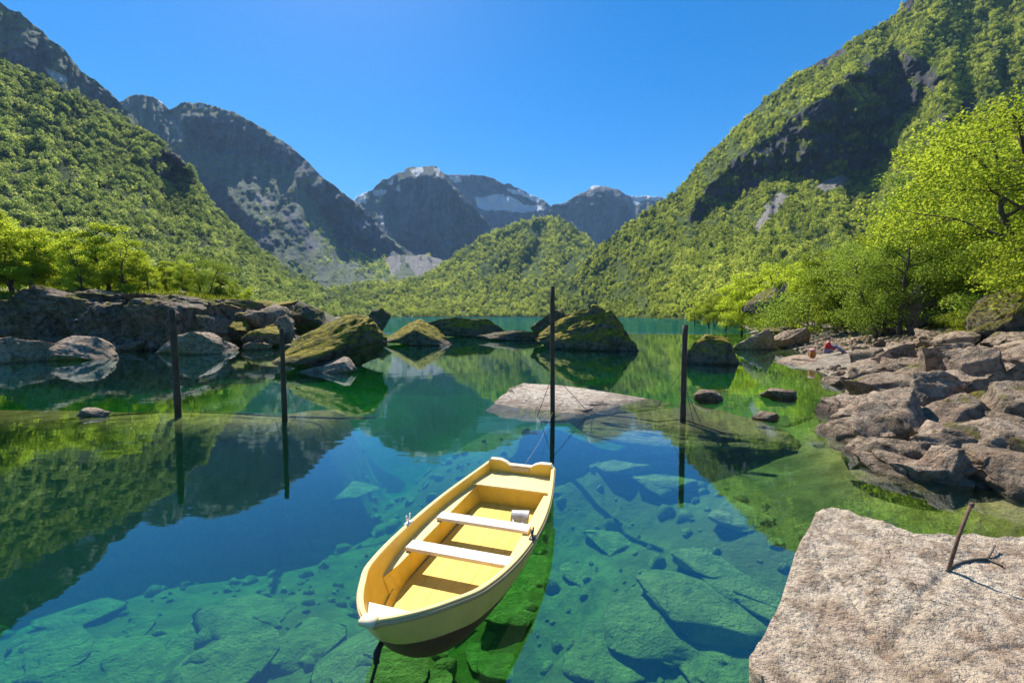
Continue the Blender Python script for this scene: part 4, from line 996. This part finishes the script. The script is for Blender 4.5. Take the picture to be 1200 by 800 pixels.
# ------------------------------------------------------------------ sandy path and grass tufts
def path():
    P = [hit(x, y) for x, y in ((985, 393), (1010, 384), (1040, 381), (1075, 384), (1110, 386))]
    V = []; n = 40
    for i in range(n):
        t = i / (n - 1) * (len(P) - 1); k = min(int(t), len(P) - 2); q = P[k].lerp(P[k + 1], t - k)
        for s in np.linspace(-1, 1, 9):
            x, y = q.x, q.y + s * 1.1; V.append((x, y, float(ground_z(x, y)) + 0.03 - 0.05 * s * s))
    t = NT('pale sandy gravel'); tc = t.n('ShaderNodeTexCoord').outputs['Object']; nn = t.noise(tc, 3, 8, .7)
    m = t.done(t.pbsdf(t.mix(nn, (.30, .25, .19), (.48, .42, .34)), .95, t.bump(nn, .5, .05), .1))
    tag(mesh_obj('path', V, grid_faces(n, 9), m), 'pale sandy footpath below the thicket', kind='structure')
path()
def grass():
    r = np.random.default_rng(9); C = []
    def patch(n, fx, fy):
        for _ in range(n):
            x, y = fx(), fy(); z = float(ground_z(x, y)); C.append((x, y, z))
    pts = []
    for (x0, x1, y0, y1, n) in ((1120, 1200, 380, 396, 900), (1000, 1200, 373, 384, 900), (1020, 1120, 378, 388, 300)):
        for _ in range(n // 10):
            b = hit(r.uniform(x0, x1), r.uniform(y0, y1))
            for q in range(10): pts.append((b.x + r.normal() * .3, b.y + r.normal() * .3))
    for _ in range(4200): pts.append((r.uniform(-50, -22), r.uniform(35.5, 46)))
    pts = np.array(pts); z = ground_z(pts[:, 0], pts[:, 1]); ok = z > 0.5; pts = pts[ok]; z = z[ok]
    V = []; Fq = []
    for (x, y), zz in zip(pts, z):
        for q in range(4):
            a = r.uniform(0, 6.28); h = r.uniform(.15, .42); w = .03; o = len(V); jx, jy = r.normal(size=2) * .12
            dx, dy = math.cos(a), math.sin(a)
            V += [(x + jx - dy * w, y + jy + dx * w, zz - .03), (x + jx + dy * w, y + jy - dx * w, zz - .03), (x + jx + dx * h * .5, y + jy + dy * h * .5, zz + h)]; Fq.append((o, o + 1, o + 2))
    o = mesh_obj('grass', np.array(V), np.array(Fq), M['grass'], smooth=False); tag(o, 'tufts of bright grass on both banks', kind='stuff')
grass()

# ------------------------------------------------------------------ rowing boat
M['hull_yellow'] = m_plain('yellow boat paint', (0.80, 0.50, 0.06), 0.45, 0.10, 5, 0.0, 0.4, dirt=(0.55, 0.36, 0.10))
M['boat_floor'] = m_plain('worn yellow floor paint', (0.70, 0.49, 0.085), 0.6, 0.14, 4, 0.15, 0.3, dirt=(0.42, 0.30, 0.09))
M['hull_cream'] = m_plain('cream hull paint', (0.74, 0.50, 0.14), 0.4, 0.08, 4, 0.0, 0.4, dirt=(0.5, 0.38, 0.18))
M['seat_white'] = m_plain('bleached seat paint', (0.78, 0.66, 0.44), 0.6, 0.08, 7, 0.15, 0.3, dirt=(0.55, 0.45, 0.32))
M['bench_cream'] = m_plain('cream bench paint', (0.84, 0.62, 0.24), 0.6, 0.08, 7, 0.1, 0.3, dirt=(0.55, 0.42, 0.22))
M['plank_white'] = m_plain('bleached plank', (0.76, 0.68, 0.58), 0.7, 0.10, 9, 0.2, 0.3, dirt=(0.42, 0.34, 0.28))
M['rub'] = m_plain('beige rubbing strip', (0.50, 0.36, 0.20), 0.6, 0.15, 10)
M['hull_brown'] = m_plain('red brown bottom paint', (0.10, 0.040, 0.028), 0.6, 0.25, 5)
M['grey_plastic'] = m_plain('grey plastic', (0.42, 0.43, 0.44), 0.45, 0.2, 20, dirt=(0.12, 0.11, 0.10))
M['dark_metal'] = m_plain('dark metal', (0.10, 0.10, 0.10), 0.5, 0.2, 20, metal=0.5)
M['white_metal'] = m_plain('white plastic fitting', (0.7, 0.7, 0.68), 0.5, 0.1, 20)
M['rope_dark'] = m_plain('dark wet rope', (0.025, 0.022, 0.018), 0.8, 0.3, 40)
M['rope_pale'] = m_plain('pale mooring line', (0.3, 0.3, 0.28), 0.8, 0.2, 40)

BL = 3.44
HB = [(0, .02), (.05, .08), (.15, .175), (.28, .275), (.45, .38), (.62, .475), (.8, .53), (1.07, .585), (1.4, .625), (1.9, .645), (2.4, .62), (2.9, .555), (3.44, .465)]
ZS = [(0, .60), (.3, .54), (.6, .49), (1.0, .44), (1.5, .40), (2.2, .385), (2.9, .40), (3.44, .43)]
ZK = [(0, .56), (.12, .40), (.25, .24), (.42, .04), (.6, -.07), (.9, -.12), (1.6, -.14), (2.6, -.12), (3.44, -.05)]
ZB = [(0, .36), (.3, .30), (.8, .21), (1.6, .13), (2.6, .10), (3.44, .10)]
from bisect import bisect
def smooth_interp(pts, x):
    xs = np.array([p[0] for p in pts]); ys = np.array([p[1] for p in pts]); m = np.gradient(ys, xs)
    x = np.clip(np.asarray(x, float), xs[0], xs[-1]); i = np.clip(np.searchsorted(xs, x) - 1, 0, len(xs) - 2)
    h = xs[i + 1] - xs[i]; t = (x - xs[i]) / h
    return (2 * t**3 - 3 * t**2 + 1) * ys[i] + (t**3 - 2 * t**2 + t) * h * m[i] + (-2 * t**3 + 3 * t**2) * ys[i + 1] + (t**3 - t**2) * h * m[i + 1]
hb = lambda s: smooth_interp(HB, s); zs_ = lambda s: smooth_interp(ZS, s); zk = lambda s: smooth_interp(ZK, s)

def section(s, a, inset=0.0, lift=0.0):
    """hull point at station s; a = 0 at the sheer, 1 at the keel; y is the half breadth"""
    ea = 0.82 + 0.15 * float(np.clip(1 - s / 0.9, 0, 1)); ang = a * math.pi / 2
    y = max(0.0, float(hb(s)) - inset) * math.cos(ang) ** ea
    k = float(zk(s)) + lift; z = float(zs_(s)) - (float(zs_(s)) - k) * math.sin(ang) ** (1.08 - .08 * float(np.clip(1 - s / 0.9, 0, 1)))
    return y, z
def a_at(s, z, inset=0.0, lift=0.0):
    lo, hi = 0.0, 1.0
    for _ in range(30):
        m = (lo + hi) / 2
        if section(s, m, inset, lift)[1] > z: lo = m
        else: hi = m
    return (lo + hi) / 2
def half_at(s, z, inset=0.03, lift=0.03): return section(s, a_at(s, z, inset, lift), inset, lift)[0]

ST = np.concatenate([np.linspace(0, .3, 12), np.linspace(.34, 1.0, 16), np.linspace(1.06, BL, 34)])
def skin(a0f, a1f, n, inset=0.0, lift=0.0):
    V = []
    for s in ST:
        a0, a1 = a0f(s), a1f(s)
        for sg in (-1, 1):
            for k in range(n):
                y, z = section(s, a0 + (a1 - a0) * k / (n - 1), inset, lift); V.append((s, sg * y, z))
    Fc = []; w = 2 * n
    for i in range(len(ST) - 1):
        for g in (0, 1):
            for k in range(n - 1):
                p = i * w + g * n + k; q = (p, p + 1, p + w + 1, p + w); Fc.append(q if g else q[::-1])
    return V, Fc

bow = at(432, 728, .60); stc = (at(571, 543, .43) + at(649, 548, .43)) / 2
bx, by = bow[0], bow[1]; ang = math.atan2(stc[1] - by, stc[0] - bx)
boat = empty('rowing_boat', (bx, by, 0.0), ang)
tag(boat, 'yellow fibreglass rowing boat with white thwarts floating on the lake', 'boat')
zboot = lambda s: float(smooth_interp(ZB, s))
aboot = lambda s: a_at(s, zboot(s))
mesh_obj('hull', *skin(lambda s: 0.0, aboot, 10), M['hull_cream'], boat)
mesh_obj('bottom', *skin(aboot, lambda s: 1.0, 8), M['hull_brown'], boat)['label'] = 'dark red brown bottom paint'
mesh_obj('inner_shell', *skin(lambda s: 0.0, lambda s: 1.0, 16, 0.03, 0.03), M['hull_yellow'], boat)
# gunwale: cap along both sides, rubbing strip outside it
def sweep(yo, w, h, dz, side):
    V = []; Fc = []
    ss = ST
    for s in ss:
        y0 = float(hb(s)) + yo; z = float(zs_(s)) + dz
        for (dy, dzz) in ((0, 0), (0, h), (-w * .15, h + .006), (-w * .85, h + .006), (-w, h), (-w, 0)): V.append((s - (0.015 if s == 0 else 0), side * max(0.0, y0 + dy), z + dzz))
    m = 6
    for i in range(len(ss) - 1):
        for k in range(m):
            k2 = (k + 1) % m; q = (i * m + k, i * m + k2, (i + 1) * m + k2, (i + 1) * m + k); Fc.append(q if side < 0 else q[::-1])
    Fc.append(tuple(range(m))); Fc.append(tuple(range((len(ss) - 1) * m, len(ss) * m)))
    return V, Fc
for sd in (-1, 1):
    mesh_obj('gunwale', *sweep(0.014, 0.046, 0.014, -0.004, sd), M['bench_cream'], boat)
    mesh_obj('rubbing_strip', *sweep(0.027, 0.020, 0.022, -0.03, sd), M['rub'], boat)
mesh_obj('stem_cap', *box((0.0, 0, .605), (.07, .10, .035)), M['seat_white'], boat)
# transom with two humps and the motor notch
def transom():
    w = float(hb(BL)); top = [(-w, .43), (-w * .93, .475), (-w * .62, .475), (-w * .45, .45), (-w * .33, .415), (w * .33, .415), (w * .45, .45), (w * .62, .475), (w * .93, .475), (w, .43)]
    bot = [section(BL, a) for a in np.linspace(0, 1, 9)]
    pr = top + [(y, z) for y, z in bot[1:]] + [(-y, z) for y, z in bot[-2:0:-1]]
    n = len(pr); V = [(BL - .035, y, z) for y, z in pr] + [(BL + .012, y, z) for y, z in pr]
    Fc = [tuple(range(n)), tuple(range(2 * n - 1, n - 1, -1))] + [(i, (i + 1) % n, n + (i + 1) % n, n + i) for i in range(n)]
    mesh_obj('transom', V, Fc, M['hull_yellow'], boat, smooth=False)
    V = []
    for y, z in top: V += [(BL - .05, y, z + .001), (BL - .05, y, z + .016), (BL + .028, y, z + .016), (BL + .028, y, z + .001)]
    Fc = [(i * 4 + k, i * 4 + (k + 1) % 4, i * 4 + 4 + (k + 1) % 4, i * 4 + 4 + k) for i in range(len(top) - 1) for k in range(4)] + [(0, 1, 2, 3), tuple(range(len(V) - 4, len(V)))]
    mesh_obj('transom_cap', V, Fc, M['seat_white'], boat, smooth=False)
    mesh_obj('motor_pad', *box((BL - .045, 0, .385), (.02, .26, .05)), M['rub'], boat, smooth=False)
transom()
# floor in planks
zf = 0.075
fl = np.linspace(.62, 2.98, 26); nb = 6
FLW = [min(half_at(s, zf) + .01, .40 + .02) for s in fl]
for k in range(nb):
    V = []; e = 0.0016
    for s, w in zip(fl, FLW):
        y0 = -w + 2 * w * k / nb + e; y1 = -w + 2 * w * (k + 1) / nb - e
        V += [(s, y0, zf), (s, y1, zf)]
    V += [(x, y, z - .02) for x, y, z in V]; n = len(fl) * 2
    Fc = [(2 * i, 2 * i + 2, 2 * i + 3, 2 * i + 1) for i in range(len(fl) - 1)] + [(2 * i, n + 2 * i, n + 2 * i + 2, 2 * i + 2) for i in range(len(fl) - 1)] + [(2 * i + 1, 2 * i + 3, n + 2 * i + 3, n + 2 * i + 1) for i in range(len(fl) - 1)]
    mesh_obj('floor_plank', V, Fc, M['boat_floor'], boat, smooth=False)
V = [(s, sg * (w + .02), zf - .012) for s, w in zip(fl, FLW) for sg in (-1, 1)]
mesh_obj('floor_pan', V, [(2 * i, 2 * i + 2, 2 * i + 3, 2 * i + 1) for i in range(len(fl) - 1)], M['rub'], boat, smooth=False)
# side benches
for sd in (-1, 1):
    ss = np.linspace(.86, 2.96, 24); V = []
    for s in ss:
        out = half_at(s, .275) + .012; inn = min(.455, out - .02) if s > 1.0 else out - .02 - (s - .86) / .14 * max(0, out - .475)
        V += [(s, sd * out, .275), (s, sd * inn, .275), (s, sd * inn, .262), (s, sd * min(inn - .012 if s > .9 else inn - .005, half_at(s, zf - .01) + .004), zf - .01)]
    Fc = [(4 * i + k, 4 * i + 4 + k, 4 * i + 5 + k, 4 * i + 1 + k) for i in range(len(ss) - 1) for k in range(3)]
    if sd < 0: Fc = [q[::-1] for q in Fc]
    V += [(ss[0] - .002, sd * (half_at(ss[0], zf) + .01), zf - .01)]; Fc.append((0, 1, 2, 3, len(V) - 1))
    mesh_obj('side_bench', V, Fc, M['hull_yellow'], boat, smooth=False)
    top = [(s, sd * (half_at(s, .275) + .006), .2785) for s in ss]; tin = [(x, V[4 * i + 1][1] + sd * .004, .2785) for i, (x, _, _) in enumerate(top)]
    mesh_obj('bench_top', top + tin, [(i, i + 1, 24 + i + 1, 24 + i) for i in range(23)], M['bench_cream'], boat, smooth=False)
# thwarts
def plank(s, wd, z, th, hw, mat, nm, skew=0.0):
    V = [(s + sx * wd / 2 + skew * sy, sy * hw, z + sz * th / 2) for sx in (-1, 1) for sy in (-1, 1) for sz in (-1, 1)]
    o = mesh_obj(nm, V, box((0, 0, 0), (1, 1, 1))[1], mat, boat, smooth=False)
    b = o.modifiers.new('edge', 'BEVEL'); b.width = .006; b.segments = 2; return o
plank(1.34, .15, .302, .036, .515, M['plank_white'], 'thwart')
plank(1.97, .15, .302, .036, .515, M['plank_white'], 'thwart')
# stern seat with front panel, bow seat
def seat(s0, s1, z, front, nm, mat, at_front):
    ss = np.linspace(s0, s1, 8); V = []
    for s in ss: w = half_at(s, z) + .012; V += [(s, -w, z), (s, w, z), (s, -w, z - .02), (s, w, z - .02)]
    Fc = [(4 * i, 4 * i + 4, 4 * i + 5, 4 * i + 1) for i in range(7)] + [(4 * i + 2, 4 * i + 3, 4 * i + 7, 4 * i + 6) for i in range(7)] + [(0, 1, 3, 2), (28, 30, 31, 29)]
    o = mesh_obj(nm, V, Fc, mat, boat, smooth=False)
    if front:
        zz = np.linspace(z - .02, zf - .02, 6); V = []
        for q in zz: w = half_at(at_front, q) + .01; V += [(at_front, -w, q), (at_front, w, q)]
        mesh_obj('seat_front', V, [(2 * i, 2 * i + 1, 2 * i + 3, 2 * i + 2) for i in range(5)], M['hull_yellow'], boat, smooth=False)
seat(2.90, BL - .03, .31, True, 'stern_seat', M['bench_cream'], 2.915)
seat(.18, .44, .37, True, 'bow_seat', M['seat_white'], .435)
# inner strake along the wall
for sd in (-1, 1):
    P = [(s, sd * (half_at(s, .13) - .004), .13) for s in np.linspace(.66, .95, 8)]
    mesh_obj('bow_stringer', *tube(P, .014, 6), M['hull_yellow'], boat)
# oarlocks: a socket plate, two horns
for sd, mt, s in ((1, 'white_metal', 1.52), (-1, 'dark_metal', 1.62)):
    y = sd * (float(hb(s)) - .005); z = float(zs_(s)) + .015
    o = mesh_obj('oarlock', *merge([box((s, y, z + .004), (.10, .05, .012)), tube([(s, y, z), (s, y, z + .03), (s - .03, y, z + .05), (s - .035, y, z + .09)], .009, 7), tube([(s, y, z + .03), (s + .03, y, z + .05), (s + .035, y, z + .09)], .009, 7)]), M[mt], boat)
mesh_obj('floor_patch', *box((1.72, -.02, zf + .004), (.085, .20, .012)), M['rub'], boat, smooth=False)
kids = {}
for o in boat.children: kids.setdefault(o.name.split('.')[0], []).append(o)
for ch, pa in (('rubbing_strip', 'gunwale'), ('bench_top', 'side_bench'), ('transom_cap', 'transom'), ('motor_pad', 'transom'), ('bottom', 'hull'), ('stem_cap', 'hull')):
    for o, q in zip(kids[ch], kids[pa]): o.parent = q                   # pieces of a part hang under that part
boat_m = Matrix.Translation((bx, by, 0)) @ Matrix.Rotation(ang, 4, 'Z')
# bailer lying on the boat floor
def bailer():
    n = 20; V = []; Fc = []
    prof = [(.0, .062), (.006, .068), (.12, .082), (.20, .09), (.205, .094), (.205, .086), (.12, .076), (.012, .06)]
    for x, rr in prof:
        for k in range(n): t = 2 * math.pi * k / n; V.append((x, rr * math.cos(t), rr * math.sin(t)))
    for i in range(len(prof) - 1):
        for k in range(n): k2 = (k + 1) % n; Fc.append((i * n + k, i * n + k2, (i + 1) * n + k2, (i + 1) * n + k))
    Fc.append(tuple(range(n - 1, -1, -1))); Fc.append(tuple(range(7 * n, 8 * n)))
    p = boat_m @ Vector((2.47, -.16, zf + .09))
    e = empty('bailer', p, R(-8)); e.rotation_euler = (0, R(5), R(-8))
    mesh_obj('cup', V, Fc, M['grey_plastic'], e)
    mesh_obj('handle', *tube([(.03, -.07, .0), (.05, -.115, -.03), (.12, -.125, -.035), (.16, -.088, .0)], .012, 8), M['grey_plastic'], e)
    tag(e, 'grey plastic bailer cup lying on the boat floor', 'bailer')
bailer()
# bow chain into the water, pale stern line to the tallest post
a = boat_m @ Vector((.13, 0, .36)); P = [a, a + Vector((-.02, -.05, -.10)), a + Vector((-.05, -.09, -.22)), a + Vector((-.09, -.13, -.40)), a + Vector((-.2, -.25, -1.4))]
o = mesh_obj('mooring_rope', *merge([tube(P, .011, 7), tube([P[0], P[0] + Vector((-.03, -.02, -.05)), P[1]], .02, 7)]), M['rope_dark']); tag(o, 'dark mooring rope hanging from the boat bow into the water', 'rope')
a = boat_m @ Vector((BL, -.05, .43)); c = Vector((p3.x, p3.y, .12))
P = [a.lerp(c, t) - Vector((0, 0, .10 * math.sin(math.pi * t))) for t in np.linspace(0, 1, 14)]
o = mesh_obj('mooring_line', *tube(P, .0022, 5), M['rope_pale']); tag(o, 'thin pale line from boat stern to the tallest post', 'rope')

# ------------------------------------------------------------------ resting person with bag
M['skin'] = m_plain('skin', (0.55, 0.33, 0.24), 0.6, 0.05, 10)
M['red_cloth'] = m_plain('red jacket cloth', (0.45, 0.04, 0.05), 0.9, 0.2, 14)
M['lilac_cloth'] = m_plain('greyish lilac trousers', (0.26, 0.22, 0.30), 0.9, 0.15, 14)
M['hair'] = m_plain('dark brown hair', (0.05, 0.03, 0.02), 0.8, 0.3, 30)
M['orange_cloth'] = m_plain('orange bag cloth', (0.5, 0.19, 0.04), 0.85, 0.2, 14)
M['pink_cloth'] = m_plain('pink cloth', (0.55, 0.24, 0.24), 0.9, 0.2, 14)
def skinned(name, pts, edges, rad, mat, parent, root=0, level=2):
    me = bpy.data.meshes.new(name); me.from_pydata(pts, edges, []); me.update(); me.materials.append(M[mat])
    o = bpy.data.objects.new(name, me); COL.objects.link(o); o.parent = parent
    md = o.modifiers.new('skin', 'SKIN'); md.use_smooth_shade = True
    for k, v in enumerate(me.skin_vertices[0].data):
        q = rad[k]; v.radius = q if hasattr(q, '__len__') else (q, q); v.use_root = (k == root)
    s = o.modifiers.new('sub', 'SUBSURF'); s.levels = level; s.render_levels = level
    return o
def rest_z(x, y):
    bpy.context.view_layer.update(); dg = bpy.context.evaluated_depsgraph_get()
    ok, p, *_ = SC.ray_cast(dg, Vector((x, y, 1.3)), Vector((0, 0, -1))); return p.z if ok else 0.25
def person():
    g = Vector(at(968, 420, 0.27))
    zr = max(rest_z(g.x, g.y), rest_z(g.x + .35, g.y - .25), rest_z(g.x + .65, g.y - .45) - .05)
    e = empty('person', (g.x, g.y, zr), R(-35))
    # local axes: +x towards the feet, z up; seated with knees raised, leaning a little forward
    P = [(0, 0, .13), (.02, 0, .34), (.07, 0, .52), (.09, 0, .62), (.12, 0, .70), (.13, 0, .80),
         (.03, .09, .12), (.40, .12, .42), (.66, .13, .08), (.80, .14, .05), (.03, -.09, .12), (.46, -.10, .34), (.80, -.11, .07), (.94, -.12, .06),
         (.08, .19, .54), (.22, .25, .32), (.42, .17, .38), (.50, .15, .40), (.08, -.19, .54), (.18, -.26, .30), (.38, -.16, .26), (.46, -.14, .27)]
    E_ = [(0, 1), (1, 2), (2, 3), (3, 4), (4, 5), (0, 6), (6, 7), (7, 8), (8, 9), (0, 10), (10, 11), (11, 12), (12, 13), (2, 14), (14, 15), (15, 16), (16, 17), (2, 18), (18, 19), (19, 20), (20, 21)]
    Rd = [(.13, .11), (.13, .10), (.12, .10), (.05, .05), (.075, .085), (.06, .07), .085, .062, .045, .04, .085, .062, .045, .04, .055, .042, .032, .026, .055, .042, .032, .026]
    skinned('body', P, E_, Rd, 'skin', e)
    j = [0, 1, 2, 3, 14, 15, 16, 18, 19, 20]; mp = {a: i for i, a in enumerate(j)}
    skinned('jacket', [P[i] for i in j], [(mp[a], mp[b]) for a, b in E_ if a in mp and b in mp], [(.155, .13), (.155, .125), (.145, .125), (.07, .07), .075, .06, .045, .075, .06, .045], 'red_cloth', e)
    j = [0, 6, 7, 8, 10, 11, 12]; mp = {a: i for i, a in enumerate(j)}
    skinned('trousers', [P[i] for i in j], [(mp[a], mp[b]) for a, b in E_ if a in mp and b in mp], [(.15, .125), .10, .078, .058, .10, .078, .058], 'lilac_cloth', e)
    hd = [(.115, 0, .76), (.10, 0, .82), (.06, 0, .78), (.045, 0, .70)]
    skinned('hair', hd, [(0, 1), (1, 2), (2, 3)], [.08, .075, .075, .05], 'hair', e)
    mesh_obj('nose', *merge([tube([(.19, 0, .745), (.225, 0, .725)], [.012, .016], 6)]), M['skin'], e)
    for y in (.13, -.115): mesh_obj('shoe', *tube([((.64 if y > 0 else .80), y, .045), ((.74 if y > 0 else .90), y, .05), ((.86 if y > 0 else 1.02), y, .035)], [.05, .052, .035], 10), M['hair'], e)
    tag(e, 'person in red jacket and lilac grey trousers sitting on the pale slab', 'person')
    b = Vector(at(952, 420, 0.25)); b.z = rest_z(b.x, b.y) - .01; e2 = empty('backpack', b, R(20))
    p, f = rock_verts(55, 3, 3, .05, lo=.8, hi=.95); mesh_obj('sack', p * (.17, .14, .22) + (0, 0, .21), f, M['orange_cloth'], e2)
    mesh_obj('lid', p * (.16, .14, .08) + (0, 0, .43), f, M['pink_cloth'], e2)
    for y in (-.07, .07): mesh_obj('strap', *tube([(-.15, y, .38), (-.21, y, .28), (-.20, y, .15), (-.15, y, .07)], .015, 6), M['hair'], e2)
    tag(e2, 'small orange backpack with pink lid standing on the pale slab', 'backpack')
person()

# ------------------------------------------------------------------ air between the camera and the mountains
def haze():
    t = NT('thin blue air'); pv = t.n('ShaderNodeVolumePrincipled')
    pv.inputs['Color'].default_value = (0.35, 0.62, 1.0, 1); pv.inputs['Density'].default_value = 0.000055; pv.inputs['Anisotropy'].default_value = 0.0
    t.l(pv.outputs[0], t.out.inputs['Volume'])
    x0, x1, y0, y1, z0, z1 = -6500, 6500, -1200, 7500, -60, 1750
    V = [(x, y, z) for z in (z0, z1) for x, y in ((x0, y0), (x1, y0), (x1, y1), (x0, y1))]
    o = mesh_obj('haze', V, [(3, 2, 1, 0), (4, 5, 6, 7), (0, 1, 5, 4), (1, 2, 6, 5), (2, 3, 7, 6), (3, 0, 4, 7)], t.m, smooth=False)
    tag(o, 'thin blue air over lake and mountains', kind='stuff')
haze()
